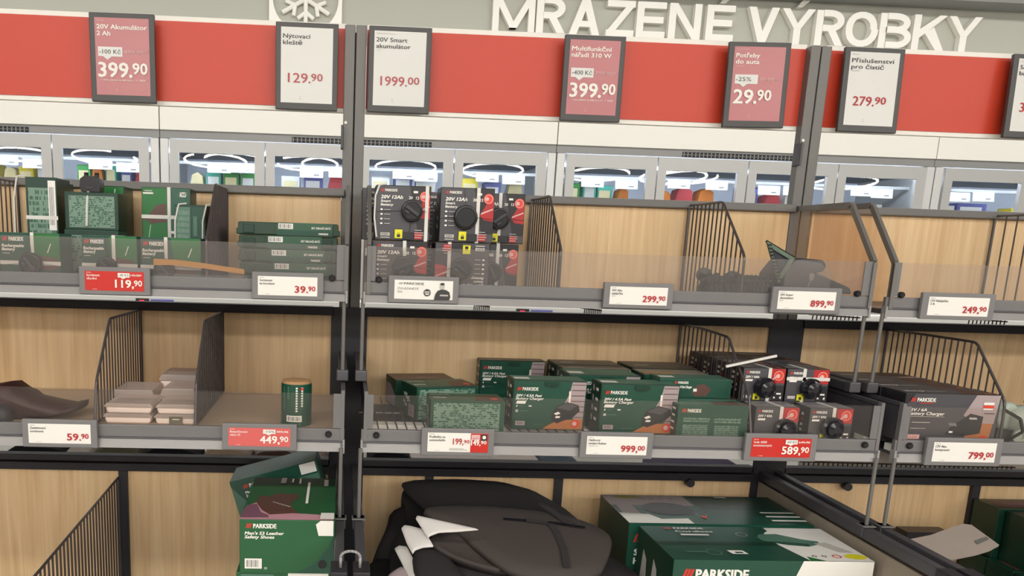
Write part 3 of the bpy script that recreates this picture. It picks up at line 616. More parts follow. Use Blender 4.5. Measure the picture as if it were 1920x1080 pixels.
# ================================================================== SHELF LABELS
def shelf_label(u0, v0, u1, v1, lvl, kind, l1, l2, price, label, old=None, off=None, sub=None):
    y = -.385 if lvl == 'top' else -.492
    a = Y(u0, v0, y); b = Y(u1, v1, y); w_ = b.x-a.x; c = Y((u0+u1)/2, v0+(v1-v0)*.02, y); c2 = Y((u0+u1)/2, v1, y); h_ = c.z-c2.z
    h_ = max(h_, .055)
    root = empty('shelf_price_label', ((a.x+b.x)/2, y, c2.z), label=label, cat='price label', group='electronic labels on the shelf rails')
    m = MB(); m.box((-w_/2, 0, 0), (w_/2, .0105, h_), 'label_case'); m.build('label_case', root, bevel=.0018)
    mx, my = w_*.085, h_*.15; W = w_-2*mx; H = h_-2*my
    d = Dec((-w_/2+mx, -.0003, my)); bgm = {'white': 'label_white', 'red': 'label_red', 'salmon': 'label_salmon', 'duo': 'label_white', 'ad': 'label_white'}[kind]
    d.rect(0, 0, W, H, bgm); ink = 'ink_white' if kind in ('red', 'salmon') else 'ink_dark'
    d.build('screen', root)
    d = Dec((-w_/2+mx, -.0008, my))
    if kind == 'ad':
        for i in range(3): d.rect(W*(.07+.022*i), H*.76, W*(.078+.022*i), H*.87, 'ink_dark', sh=W*.015)
        d.text('PARKSIDE', W*.16, H*.76, H*.12, 'ink_dark', w=W*.34, bold=.01)
        d.text('ZVLÁDNETE', W*.05, H*.50, H*.11, 'ink_grey', w=W*.36, bold=.01); d.text('TO!', W*.05, H*.32, H*.11, 'ink_grey', bold=.01)
        d.disc(W*.56, H*.36, H*.19, 'ink_dark'); d.rect(W*.515, H*.40, W*.605, H*.43, 'ink_white'); d.rect(W*.515, H*.33, W*.605, H*.36, 'ink_white'); d.rect(W*.53, H*.25, W*.59, H*.30, 'label_white')
        d.poly([(W*.68, 0), (W*.70, H*.3), (W*.74, H*.48), (W*.80, H*.55), (W*.88, H*.53), (W*.94, H*.42), (W*.96, H*.15), (W*.94, 0)], 'ink_dark')
        d.disc(W*.815, H*.72, H*.13, 'pale_grey_ink', ry=H*.17); d.disc(W*.815, H*.83, H*.12, 'ink_dark', ry=H*.07); d.rect(W*.78, H*.2, W*.92, H*.28, 'pale_grey_ink')
        d.build('printing', root); return
    d.text('Parkside', W*.03, H*.9, H*.05, 'ink_grey' if ink == 'ink_dark' else 'ink_white', bold=0)
    d.text(l1, W*.03, H*.73, H*.115, ink, bold=.02); d.text(l2, W*.03, H*.56, H*.115, ink, bold=.02)
    if sub: d.text(sub, W*.03, H*.44, H*.07, 'ink_grey' if ink == 'ink_dark' else 'ink_white', bold=0)
    d.text('ks / bal', W*.13, H*.05, H*.05, 'ink_grey' if ink == 'ink_dark' else 'ink_white', bold=0)
    if kind == 'duo':
        d.rect(W*.71, 0, W, H, 'label_red'); d.text('199,', W*.42, H*.40, H*.32, 'ink_red', w=W*.17, bold=.02); d.text('90', W*.60, H*.47, H*.18, 'ink_red', w=W*.09, bold=.02)
        d.rect(W*.72, H*.66, W*.86, H*.93, 'print_pale_pink'); d.text('-50 Kč', W*.735, H*.7, H*.08, 'ink_red', w=W*.11, bold=0); d.rect(W*.88, H*.62, W*.98, H*.96, 'ink_dark'); d.disc(W*.93, H*.8, H*.09, 'ink_white')
        d.text('149,', W*.72, H*.38, H*.30, 'ink_white', w=W*.15, bold=.03); d.text('90', W*.88, H*.45, H*.17, 'ink_white', w=W*.09, bold=.03)
        d.lines(W*.36, H*.18, W*.3, 2, H*.07, 'ink_grey', H*.02)
    else:
        big, small = price; sc = 1.15 if kind in ('red', 'salmon') else 1; wb = W*(.22 if len(big) < 4 else .27)*sc*(.72 if len(big) == 3 and len(big.strip(',')) == 2 else 1)
        pm = 'ink_white' if kind in ('red', 'salmon') else 'ink_red'; sw = W*.115*sc; yy = H*.18
        d.text(small, W*.965, yy+H*.09, H*.25*sc, pm, w=sw, bold=.025, al='r'); d.text(big, W*.965-sw-W*.008, yy, H*.34*sc, pm, w=wb, bold=.03, al='r')
        if old:
            d.rect(W*.56, H*.70, W*.76, H*.93, 'label_white'); d.poly([(W*.6, H*.70), (W*.65, H*.62), (W*.7, H*.70)], 'label_white'); d.text(off, W*.575, H*.76, H*.12, 'ink_dark', w=W*.17, bold=.005)
            d.text(old, W*.775, H*.76, H*.12, 'ink_white', w=W*.19, bold=0); d.rect(W*.775, H*.81, W*.965, H*.825, 'ink_white')
    d.build('printing', root)
SL = shelf_label
SL(147,500,282,553,'top','red','Sortiment','těsnění',('119,','90'),'red shelf label reading 119,90 on the top left rail', '149,90*', '-30 Kč')
SL(472,510,606,562,'top','white','Sortiment','na broušení',('39.','90'),'white shelf label reading 39.90 under the flat green cases')
SL(729,517,859,569,'top','ad','','',None,'white advertising label with a man and black badge, below the black boxes')
SL(1134,530,1260,579,'top','white','20V Aku','nabíječka',('299,','90'),'white shelf label reading 299,90 on the middle top rail', sub='4,5 A')
SL(1450,538,1574,588,'top','white','20V Smart','akumulátor',('899,','90'),'white shelf label reading 899,90 under the bagged goods', sub='8 Ah')
SL(1732,549,1861,600,'top','white','12V Nabíječka','2 A',('249,','90'),'white shelf label reading 249,90 on the right top rail')
SL(40,786,183,839,'mid','white','Zavlažovací','sortiment',('59.','90'),'white shelf label reading 59.90 on the second left rail')
SL(416,794,556,844,'mid','salmon','Bezpečnostní','obuv S3',('449,','90'),'salmon shelf label reading 449,90 near the left upright', '499,90', '-10%')
SL(791,803,925,855,'mid','duo','Podložka na','autosedadlo',None,'shelf label with two prices, 199,90 and 149,90 on red')
SL(1090,810,1222,860,'mid','white','Hadicový','navíjecí buben',('999,','00'),'white shelf label reading 999,00 under the green charger boxes', sub='s hadicí 10 m')
SL(1400,813,1528,865,'mid','red','Sada 6000','momentových',('589,','90'),'red shelf label reading 589,90 under the small black boxes', '649,90', '-60 Kč')
SL(1741,821,1874,874,'mid','white','12V Aku','kompresor',('799,','00'),'white shelf label reading 799,00 under the big black charger box')

# ================================================================== GOODS
ZT, ZM = 1.1985, .8915
def carton(name, label, cat, u0, vt, u1, vb, y, d, body, front=None, side=None, top=None, z0=None, h=None, group=None, rotz=0, roll=0, extra=None, bev=.0012, vis_l=True):
    vm = (vt+vb)/2; a = Y(u0, vm, y); b = Y(u1, vm, y); w_ = b.x-a.x
    zt = Y((u0+u1)/2, vt, y).z
    if z0 is None: z0 = Y((u0+u1)/2, vb, y).z
    h_ = h or zt-z0
    root = empty(name, ((a.x+b.x)/2, y, z0), (0, roll, rotz), label, cat, group)
    m = MB(); m.box((-w_/2, 0, 0), (w_/2, d, h_), body); m.build('carton', root, bevel=bev)
    if front: dd = Dec((-w_/2, 0, 0)); front(dd, w_, h_); dd.build('front_print', root)
    if side: dd = Dec((-w_/2, d, 0), (0, -1, 0)); side(dd, d, h_); dd.build('side_print', root)
    if top: dd = Dec((-w_/2, 0, h_), (1, 0, 0), (0, 1, 0)); top(dd, w_, d); dd.build('top_print', root)
    if extra: extra(root, w_, d, h_)
    return root
# ---- printed faces
def f_charger(d, w, h):
    d.rect(w*.02, h*.02, w*.98, h*.98, 'green_box')
    d.poly([(w*.80, h*.98), (w*.99, h*.98), (w*.97, h*.1), (w*.83, h*.25), (w*.70, h*.52), (w*.77, h*.74)], 'art_grey')
    for i in range(7): d.rect(w*.80, h*(.92-.11*i), w*.98, h*(.935-.11*i), 'art_brown')
    d.rect(w*.76, h*.5, w*.785, h*.8, 'pinkish_tray')
    d.poly([(w*.42, h*.02), (w*.97, h*.02), (w*.97, h*.24), (w*.62, h*.20), (w*.53, h*.12)], 'art_orange')
    d.poly([(w*.54, h*.30), (w*.60, h*.48), (w*.74, h*.58), (w*.90, h*.52), (w*.92, h*.40), (w*.84, h*.28), (w*.62, h*.14), (w*.55, h*.18)], 'box_black')
    d.poly([(w*.60, h*.46), (w*.74, h*.56), (w*.89, h*.51), (w*.78, h*.40)], 'box_grey')
    d.poly([(w*.57, h*.34), (w*.63, h*.38), (w*.66, h*.34), (w*.60, h*.31)], 'ink_white'); d.rect(w*.59, h*.25, w*.65, h*.29, 'ink_white', w*.01)
    d.disc(w*.87, h*.14, w*.055, 'badge_red'); d.disc(w*.86, h*.14, w*.03, 'print_pale_pink'); 
    d.logo(w*.05, h*.80, h*.065, w=w*.21)
    d.text('20V / 4.5A Fast', w*.04, h*.675, h*.048, 'ink_white', w=w*.35, bold=.04, shear=.3); d.text('Battery Charger', w*.04, h*.615, h*.048, 'ink_white', w=w*.38, bold=.04, shear=.3)
    d.rect(w*.045, h*.53, w*.17, h*.59, 'ink_white', w*.015)
    d.rect(w*.05, h*.465, w*.062, h*.505, 'ink_white', w*.008); d.rect(w*.09, h*.48, w*.15, h*.49, 'green_pale'); d.rect(w*.22, h*.475, w*.26, h*.5, 'ink_white'); d.rect(w*.045, h*.36, w*.08, h*.41, 'pale_grey_ink'); d.rect(w*.1, h*.38, w*.21, h*.392, 'green_pale')
    d.rect(w*.05, h*.09, w*.18, h*.18, 'art_grey'); d.text('X20V', w*.065, h*.115, h*.045, 'ink_dark', w=w*.09); d.ring(w*.25, h*.1, w*.03, w*.005, 'green_mid'); d.text('BRUSHLESS', w*.3, h*.1, h*.028, 'green_pale', w=w*.13, bold=0)
    d.poly([(w*.42, h*.97), (w*.62, h*.97), (w*.6, h*.9), (w*.5, h*.88), (w*.44, h*.9)], 'green_dark')
def s_icons(d, w, h):
    d.rect(w*.02, h*.02, w*.98, h*.98, 'green_dark')
    for i in range(4): d.disc(w*.3, h*(.85-.2*i), w*.1, 'pale_grey_ink', 8, ry=h*.07); d.rect(w*.55, h*(.82-.2*i), w*.8, h*(.88-.2*i), 'ink_white')
def t_charger(d, w, dd):
    d.rect(w*.02, dd*.04, w*.98, dd*.96, 'green_pale'); d.rect(w*.04, dd*.25, w*.25, dd*.6, 'label_white')
def t_brown(d, w, dd):
    d.rect(w*.01, dd*.02, w*.99, dd*.98, 'carton_grey'); d.rect(w*.12, dd*.35, w*.34, dd*.55, 'pale_grey_ink')
def t_art(d, w, dd):
    d.rect(w*.01, dd*.02, w*.99, dd*.98, 'green_mid'); d.poly([(w*.58, dd*.02), (w*.99, dd*.02), (w*.95, dd*.8), (w*.66, dd*.7)], 'art_brown'); d.disc(w*.88, dd*.3, w*.05, 'badge_red', 12, ry=dd*.12)
    d.text('PARKSIDE', w*.05, dd*.3, dd*.12, 'ink_white', w=w*.18); d.rect(w*.28, dd*.33, w*.5, dd*.38, 'green_pale'); d.rect(w*.03, dd*.7, w*.3, dd*.76, 'pale_grey_ink')
def textblock(d, x0, y0, x1, y1, n, m='green_text_block', skip=0, rnd=random.Random(3)):
    st = (y1-y0)/n
    for i in range(n):
        y = y1-st*(i+1)+st*.25; x = x0
        while x < x1-.001:
            L = min(x1-x, rnd.uniform(.012, .08)*(x1-x0)); g_ = rnd.choice((.95, .8, .6)); z_ = rnd.uniform(.5, .8); (rnd.random() >= skip) and d.mb.quad([d.p(x, y), d.p(x+L*g_, y), d.p(x+L*g_, y+st*z_), d.p(x, y+st*z_)], m); x += L
    d.k += 1
def f_text(d, w, h):
    d.rect(w*.01, h*.01, w*.99, h*.99, 'green_box'); d.rect(w*.04, h*.03, w*.93, h*.93, 'green_text_block'); textblock(d, w*.04, h*.03, w*.93, h*.93, 15, 'green_mid', .42)
def f_text2(d, w, h):
    d.rect(w*.01, h*.01, w*.99, h*.99, 'green_box'); d.logo(w*.05, h*.78, h*.1, w=w*.19)
    textblock(d, w*.08, h*.48, w*.46, h*.62, 2); textblock(d, w*.52, h*.46, w*.90, h*.62, 2); textblock(d, w*.08, h*.02, w*.44, h*.42, 7); textblock(d, w*.53, h*.02, w*.88, h*.40, 7)
def s_text(d, w, h):
    d.rect(w*.02, h*.02, w*.98, h*.98, 'green_dark')
    for i in range(5): d.text(['X20V', 'TEAM', '20 V', '4,5', 'Ah'][i], w*(.2+.12*(i % 3)), h*(.62-.08*i), h*.09, 'ink_white', bold=.02)
    d.rect(w*.55, h*.06, w*.9, h*.42, 'art_grey'); d.bars(w*.58, h*.1, w*.28, h*.3)
def f_smart(flip=False):
    def f(d, w, h):
        if flip:
            d.o = d.o+d.ex*w+d.ez*h; d.ex = -d.ex; d.ez = -d.ez
        d.rect(w*.01, h*.01, w*.99, h*.99, 'box_grey')
        d.poly([(w*.62, h*.99), (w*.99, h*.99), (w*.99, h*.16), (w*.78, h*.16)], 'box_black')
        d.poly([(w*.86, h*.72), (w*.99, h*.78), (w*.99, h*.40), (w*.82, h*.42), (w*.74, h*.5)], 'art_red'); d.poly([(w*.76, h*.55), (w*.98, h*.64), (w*.98, h*.615), (w*.76, h*.52)], 'print_pale_pink')
        d.disc(w*.89, h*.81, w*.095, 'badge_red'); d.ring(w*.89, h*.81, w*.08, w*.01, 'print_pale_pink'); d.disc(w*.86, h*.81, w*.035, 'print_pale_pink')
        d.logo(w*.09, h*.89, h*.045, w=w*.22)
        d.text('20V 12Ah', w*.09, h*.76, h*.06, 'ink_white', w=w*.40, bold=.045, shear=.2); d.text('Smart', w*.09, h*.695, h*.042, 'ink_white', w=w*.18, bold=.04, shear=.2); d.text('Battery', w*.09, h*.63, h*.042, 'ink_white', w=w*.23, bold=.04, shear=.2)
        d.text('20', w*.60, h*.76, h*.05, 'ink_white', bold=.03); d.text('12', w*.73, h*.76, h*.05, 'ink_white', bold=.03); d.rect(w*.68, h*.87, w*.76, h*.91, 'ink_white')
        for i in range(4): d.rect(w*.09, h*(.545-.085*i), w*.13, h*(.575-.085*i), 'ink_white'); d.rect(w*.16, h*(.553-.085*i), w*.27, h*(.565-.085*i), 'pale_grey_ink')
        d.rect(w*.10, h*.08, w*.27, h*.14, 'pale_grey_ink'); d.text('X20V', w*.12, h*.09, h*.04, 'ink_dark', w=w*.12); d.rect(w*.10, h*.04, w*.27, h*.06, 'pale_grey_ink')
        d.rect(w*.36, h*.04, w*.50, h*.20, 'yellow'); d.ring(w*.43, h*.12, w*.022, w*.008, 'box_black', 12); d.rect(w*.40, h*.06, w*.46, h*.11, 'box_black')
        d.rect(w*.5, h*.02, w*.7, h*.16, 'box_black'); d.rect(w*.72, h*.03, w*.86, h*.16, 'art_red'); d.lines(w*.72, h*.19, w*.16, 4, h*.045, 'pale_grey_ink', h*.012)
    return f
def f_small(d, w, h):
    d.rect(w*.01, h*.01, w*.99, h*.99, 'box_grey'); d.poly([(w*.62, h*.99), (w*.99, h*.99), (w*.99, h*.55), (w*.62, h*.55)], 'art_red')
    d.disc(w*.84, h*.78, w*.12, 'badge_red'); d.ring(w*.84, h*.78, w*.11, w*.012, 'print_pale_pink'); d.disc(w*.82, h*.77, w*.05, 'print_pale_pink'); d.poly([(w*.64, h*.63), (w*.8, h*.79), (w*.8, h*.74), (w*.66, h*.6)], 'print_pale_pink')
    d.rect(w*.72, h*.02, w*.99, h*.48, 'box_black'); d.text('4', w*.9, h*.06, h*.09, 'ink_white', bold=.04); d.rect(w*.76, h*.08, w*.80, h*.13, 'ink_white'); d.rect(w*.82, h*.2, w*.93, h*.25, 'ink_white')
    d.logo(w*.05, h*.84, h*.07, w=w*.24); d.text('20V / 4Ah', w*.05, h*.70, h*.07, 'ink_white', w=w*.32, bold=.04, shear=.2); d.rect(w*.05, h*.6, w*.22, h*.66, 'ink_white', w*.01)
    d.rect(w*.05, h*.08, w*.23, h*.17, 'pale_grey_ink'); d.rect(w*.27, h*.03, w*.43, h*.22, 'yellow'); d.rect(w*.32, h*.05, w*.38, h*.14, 'box_black')
def s_small(d, w, h):
    d.rect(w*.02, h*.02, w*.98, h*.98, 'box_black')
    for i in range(4): d.rect(w*.2, h*(.75-.16*i), w*.42, h*(.83-.16*i), 'pale_grey_ink'); d.rect(w*.55, h*(.72-.16*i), w*.68, h*(.8-.16*i), 'art_red' if i == 1 else 'ink_white')
def t_black(d, w, dd):
    d.rect(w*.01, dd*.02, w*.99, dd*.98, 'box_grey'); d.poly([(w*.7, dd*.02), (w*.99, dd*.02), (w*.97, dd*.9), (w*.76, dd*.7)], 'art_brown'); d.disc(w*.88, dd*.2, w*.05, 'art_orange', 10, ry=dd*.1)
    d.rect(w*.05, dd*.3, w*.3, dd*.4, 'pale_grey_ink')
def t_grey(d, w, dd): d.rect(w*.01, dd*.02, w*.99, dd*.98, 'box_grey_light')
def spider(px, pz, r, style='ridge', wires=True, strapv=None, straph=None, tilt=0, dome=False):
    def f(root, w, d, h):
        m = MB(); c = V3((w*px, -.0005, h*pz)); c.x -= w/2
        t = MB()
        if dome:
            t.lathe(c, (0, -1, 0), [(0, r*.95), (.004, r), (.014, r), (.02, r*.8), (.026, r*.68), (.030, r*.3)], 'tag_gloss', 24)
        else:
            t.lathe(c, (0, -1, 0), [(0, r*.96), (.003, r), (.012, r), (.015, r*.93), (.0155, r*.82), (.0135, r*.78)], 'tag_black', 24)
        o = t.build('security_tag', root)
        if style == 'ridge':
            k = MB(); q = Matrix.Translation(c+V3((0, -.016, 0))) @ Matrix.Rotation(math.radians(35+tilt), 4, 'Y')
            k.box((-r*.72, -.005, -r*.16), (r*.72, .004, r*.16), 'tag_metal', q); k.box((-r*.55, -.003, -r*.5), (-r*.1, .003, -r*.25), 'tag_metal', q); k.build('turning_grip', o, bevel=.0015)
        if wires:
            k = MB(); z = c.z; k.rod((-w/2, -.001, z-.004), (c.x-r*.9, -.003, z), .0006, 'tag_black', 4); k.rod((c.x+r*.9, -.003, z), (w/2, -.001, z-.003), .0006, 'tag_black', 4)
            k.rod((c.x, -.003, z+r*.9), (c.x-.004, -.001, h), .0006, 'tag_black', 4); k.rod((c.x, -.003, z-r*.9), (c.x-.008, -.001, 0), .0006, 'tag_black', 4); k.build('tag_cable', o)
        if strapv is not None:
            k = MB(); x = w*strapv-w/2; k.box((x-.004, -.0022, -.001), (x+.004, -.0012, h+.001), 'strap_white'); k.box((x-.004, -.002, h), (x+.004, d, h+.0012), 'strap_white'); k.build('strap', root)
        if straph is not None:
            k = MB(); z = h*straph; k.box((-w/2-.001, -.0022, z-.004), (w/2+.001, -.0012, z+.004), 'strap_white'); k.build('strap', root)
    return f
def multi(*fs):
    def f(*a):
        for q in fs: q(*a)
    return f
def loop_strap(xr, m_='strap_white'):
    def f(root, w, d, h):
        x = w*xr-w/2; k = MB(); pts = [(x, -.002, h*.05), (x-.006, -.003, h*.4), (x-.005, -.003, h*.8), (x+.004, -.002, h), (x+.02, .01, h+.003)]
        k.path(pts, .0022, m_, 6); k.build('strap', root, label='narrow white binding strap')
    return f

# ---- middle bay, top shelf: eight black battery boxes
g8 = 'black battery boxes on the middle top shelf'
ROW2 = 1.3245
carton('battery_box', 'black battery box behind the top left one, mostly hidden', 'box', 679,347,775,446,-.24,.07,'box_black', f_smart(), z0=ROW2, h=.1225, group=g8, extra=spider(.32,.5,.024))
carton('battery_box', 'black battery box at the back of the lower row, behind the front left one', 'box', 690,450,790,530,-.24,.07,'box_black', f_smart(), z0=ZT, h=.1245, group=g8)
carton('battery_box', 'black battery box peeking out between the two top front ones', 'box', 785,358,880,447,-.20,.07,'box_black', f_smart(), z0=ROW2, h=.1185, group=g8)
carton('battery_box', 'black battery box behind the upside-down one, lower row', 'box', 790,448,885,530,-.20,.07,'box_black', f_smart(), z0=ZT, h=.1245, group=g8)
carton('battery_box', 'black battery box with a round ridged tag and looped strap, top left', 'box', 704,347,807,445,-.335,.075,'box_black', f_smart(), s_small, t_grey, z0=ROW2, group=g8, h=.124,
       extra=multi(spider(.66,.545,.025, strapv=.93), loop_strap(.03)))
carton('battery_box', 'black battery box with a ridged tag behind the clear lip, lower left', 'box', 697,447,801,530,-.345,.080,'box_black', f_smart(), s_small, t_grey, z0=ZT, h=.1245, group=g8,
       extra=spider(.56,.53,.025, strapv=.58, tilt=-60))
carton('battery_box', 'black battery box with a plain flat round tag, top middle', 'box', 825,352,926,448,-.335,.075,'box_black', f_smart(), s_small, t_grey, z0=ROW2, h=.124, group=g8,
       extra=spider(.47,.46,.0275,'flat', strapv=.70))
carton('battery_box', 'black battery box turned upside down, lower middle', 'box', 815,450,917,532,-.345,.080,'box_black', f_smart(True), s_small, t_grey, z0=ZT, h=.1245, group=g8,
       extra=spider(.48,.52,.025, strapv=.26))
carton('battery_box', 'black battery box with an open spoked tag, top right', 'box', 886,366,983,452,-.25,.085,'box_black', f_smart(), s_small, t_grey, z0=ROW2, h=.1195, group=g8,
       extra=spider(.50,.50,.0255, strapv=.52, tilt=-70))
carton('battery_box', 'black battery box at the right end of the lower row', 'box', 878,453,971,535,-.25,.085,'box_black', f_smart(), s_small, t_grey, z0=ZT, h=.1245, group=g8,
       extra=spider(.46,.45,.0255, strapv=.58, tilt=30))

# ---- left bay, top shelf: green battery packs
g9 = 'green battery packs on the top left shelf'
def f_green(d, w, h):
    d.rect(w*.01, h*.01, w*.99, h*.99, 'green_box'); d.poly([(w*.5, h*.99), (w*.99, h*.99), (w*.99, h*.45), (w*.55, h*.5)], 'green_bright'); d.poly([(w*.4, h*.42), (w*.6, h*.58), (w*.95, h*.52), (w*.95, h*.3), (w*.5, h*.25)], 'art_brown')
    d.rect(w*.78, h*.62, w*.795, h*.8, 'ink_white', w*.06)
    d.logo(w*.04, h*.84, h*.075, w=w*.24); d.text('Rechargeable', w*.03, h*.72, h*.055, 'ink_white', w=w*.37, bold=.045, shear=.2); d.text('Battery', w*.03, h*.65, h*.055, 'ink_white', w=w*.22, bold=.045, shear=.2); d.rect(w*.04, h*.59, w*.16, h*.605, 'pale_grey_ink')
    d.rect(w*.7, h*.03, w*.88, h*.05, 'ink_white')
def f_green_flip(d, w, h):
    d.rect(w*.01, h*.01, w*.99, h*.99, 'green_bright'); d.rect(w*.52, h*.01, w*.99, h*.99, 'green_mid'); d.poly([(w*.05, h*.38), (w*.3, h*.66), (w*.5, h*.7), (w*.5, h*.34), (w*.2, h*.3)], 'art_brown'); d.rect(w*.13, h*.03, w*.14, h*.28, 'ink_white', w*.04)
    d.rect(w*.03, h*.87, w*.24, h*.9, 'ink_white'); d.rect(w*.06, h*.92, w*.22, h*.94, 'pale_grey_ink'); d.text('ACCU', w*.78, h*.83, h*.09, 'ink_white', w=w*.13, bold=.04); d.ring(w*.84, h*.87, h*.1, .001, 'green_pale', 4); d.rect(w*.58, h*.12, w*.7, h*.17, 'ink_white')
def f_gtext(d, w, h):
    d.rect(w*.01, h*.01, w*.99, h*.99, 'green_dark'); d.rect(w*.08, h*.06, w*.93, h*.90, 'green_text_block'); textblock(d, w*.09, h*.08, w*.92, h*.88, 15, 'green_mid', .5)
def f_gtext_bar(d, w, h):
    f_gtext(d, w, h); d.rect(w*.72, h*.5, w*.96, h*.97, 'label_white'); d.bars(w*.76, h*.55, w*.14, h*.36, n=7)
def wide_strap(z, x=None):
    def f(root, w, d, h):
        k = MB()
        if z is not None: k.box((-w/2-.001, -.002, h*z-.005), (w/2+.001, -.001, h*z+.004), 'strap_white')
        if x is not None: k.box((w*x-w/2-.004, -.0024, 0), (w*x-w/2+.004, -.0012, h+.001), 'strap_white'); k.box((w*x-w/2-.004, -.001, h), (w*x-w/2+.004, d, h+.0012), 'strap_white')
        k.build('strap', root)
    return f
carton('battery_pack', 'green pack with a barcode sticker and grey text back, far left', 'box', 52,379,110,500,-.22,.10,'green_dark', f_gtext_bar, z0=ZT, h=.248, group=g9, extra=multi(wide_strap(.62), loop_strap(-.3)))
carton('battery_pack', 'dark green pack with a small logo, right behind the barcode one', 'box', 84,379,125,500,-.11,.07,'green_dark', lambda d, w, h: (d.rect(w*.66, h*.78, w*.9, h*.9, 'green_pale'), d.rect(w*.62, h*.3, w*.92, h*.42, 'art_grey')), z0=ZT, h=.243, group=g9)
carton('battery_pack', 'green pack standing upright behind the black lock, upper part', 'box', 190,387,235,500,-.12,.09,'green_dark', lambda d, w, h: (d.rect(.001, h*.5, w*.97, h*.99, 'green_bright'), d.rect(w*.5, h*.8, w*.53, h*.97, 'ink_white', w*.12)), z0=ZT, h=.239, group=g9, extra=wide_strap(.72))
carton('battery_pack', 'green pack with grey text back carrying the black lock', 'box', 123,403,223,462,-.24,.085,'green_dark', f_gtext, z0=ZT+.128, h=.088, group=g9)
carton('battery_pack', 'green pack under the one that carries the black lock', 'box', 123,463,223,520,-.24,.085,'green_mid', f_gtext, z0=ZT, h=.1275, group=g9)
carton('battery_pack', 'green pack lying sideways with crossed straps, right of the lock', 'box', 267,388,358,470,-.16,.085,'green_dark', f_green_flip, z0=ZT+.11, h=.127, group=g9, extra=multi(wide_strap(.44, .56)))
carton('battery_pack', 'green pack below the sideways one, at the back', 'box', 267,470,358,520,-.16,.085,'green_dark', f_green, z0=ZT, h=.1095, group=g9)
carton('battery_pack', 'narrow green pack in a strap loop, beside the solid divider', 'box', 329,423,386,520,-.23,.085,'green_dark', lambda d, w, h: (d.rect(w*.03, h*.3, w*.5, h*.97, 'green_pale'), textblock(d, w*.06, h*.35, w*.46, h*.93, 8), d.rect(w*.55, h*.3, w*.97, h*.97, 'green_box'), d.rect(w*.6, h*.62, w*.72, h*.86, 'green_pale')), z0=ZT, h=.195, group=g9, extra=multi(loop_strap(.08), loop_strap(.98)))
carton('battery_pack', 'green pack with a large round tag, front left behind the lip', 'box', 1,444,113,507,-.335,.085,'green_mid', f_green, z0=ZT, h=.1165, group=g9, extra=multi(spider(.52,.40,.026,tilt=15), wide_strap(.42, .54)))
carton('battery_pack', 'green pack with a round tag half behind the red label, front middle', 'box', 154,446,257,510,-.335,.085,'green_mid', f_green, z0=ZT, h=.116, group=g9, extra=multi(spider(.46,.38,.024,tilt=15), wide_strap(.42, .58)))
carton('battery_pack', 'green pack with a brown tag, front right behind the lip', 'box', 264,450,377,513,-.335,.085,'green_mid', f_green, z0=ZT, h=.115, group=g9, extra=multi(spider(.4,.38,.024,tilt=15), wide_strap(.42, .42)))
# black lock standing on the pack
p = Y(170.5, 404, -.235); root = empty('security_lock', (p.x, -.215, ZT+.217), label='black security lock with two knobs standing on a green pack', cat='lock')
m = MB(); m.prism([(-.022, 0), (.022, 0), (.024, .012), (.022, .032), (.012, .037), (-.014, .037), (-.024, .03), (-.025, .012)], 1, -.018, .018, 'tag_black'); m.box((-.01, -.0195, .008), (.006, -.018, .011), 'tag_metal'); m.build('lock_body', root, bevel=.002)
for s_ in (-1, 1): m = MB(); m.lathe((s_*.0125-.001, 0, .036), (0, 0, 1), [(0, .006), (.004, .005), (.009, .0055), (.010, .004)], 'tag_black', 12); m.build('lock_knob', root)
m = MB(); m.path([(-.004, -.02, 0), (-.006, -.026, -.02), (-.008, -.03, -.08)], .003, 'strap_white', 6); m.build('strap', root)
# long yellow backed blister bag behind the lip
a = Y(285, 505, -.355); b = Y(465, 522, -.355); root = empty('blister_bag', (a.x, -.362, 1.2), label='long clear bag with an orange yellow header strip behind the lip', cat='bag')
m = MB(); L = b.x-a.x; m.box((0, .002, .0), (L, .012, .033), 'clear_bag'); m.build('bag', root, bevel=.003)
m = MB(); oo = V3((a.x, -.357, 1.2)); sp_ = [Y(u, v, -.357)-oo for u, v in ((288, 485), (330, 487), (380, 493), (458, 505), (458, 514), (380, 503), (320, 497), (288, 497))]; m.prism([(q.x, q.z) for q in sp_], 1, .004, .0055, 'orange_strip'); m.box((L*.86, -.003, .012), (L*.99, -.001, .026), 'label_white'); m.box((L*.32, -.003, .002), (L*.4, -.001, .006), 'label_white'); m.build('header_strip', root)
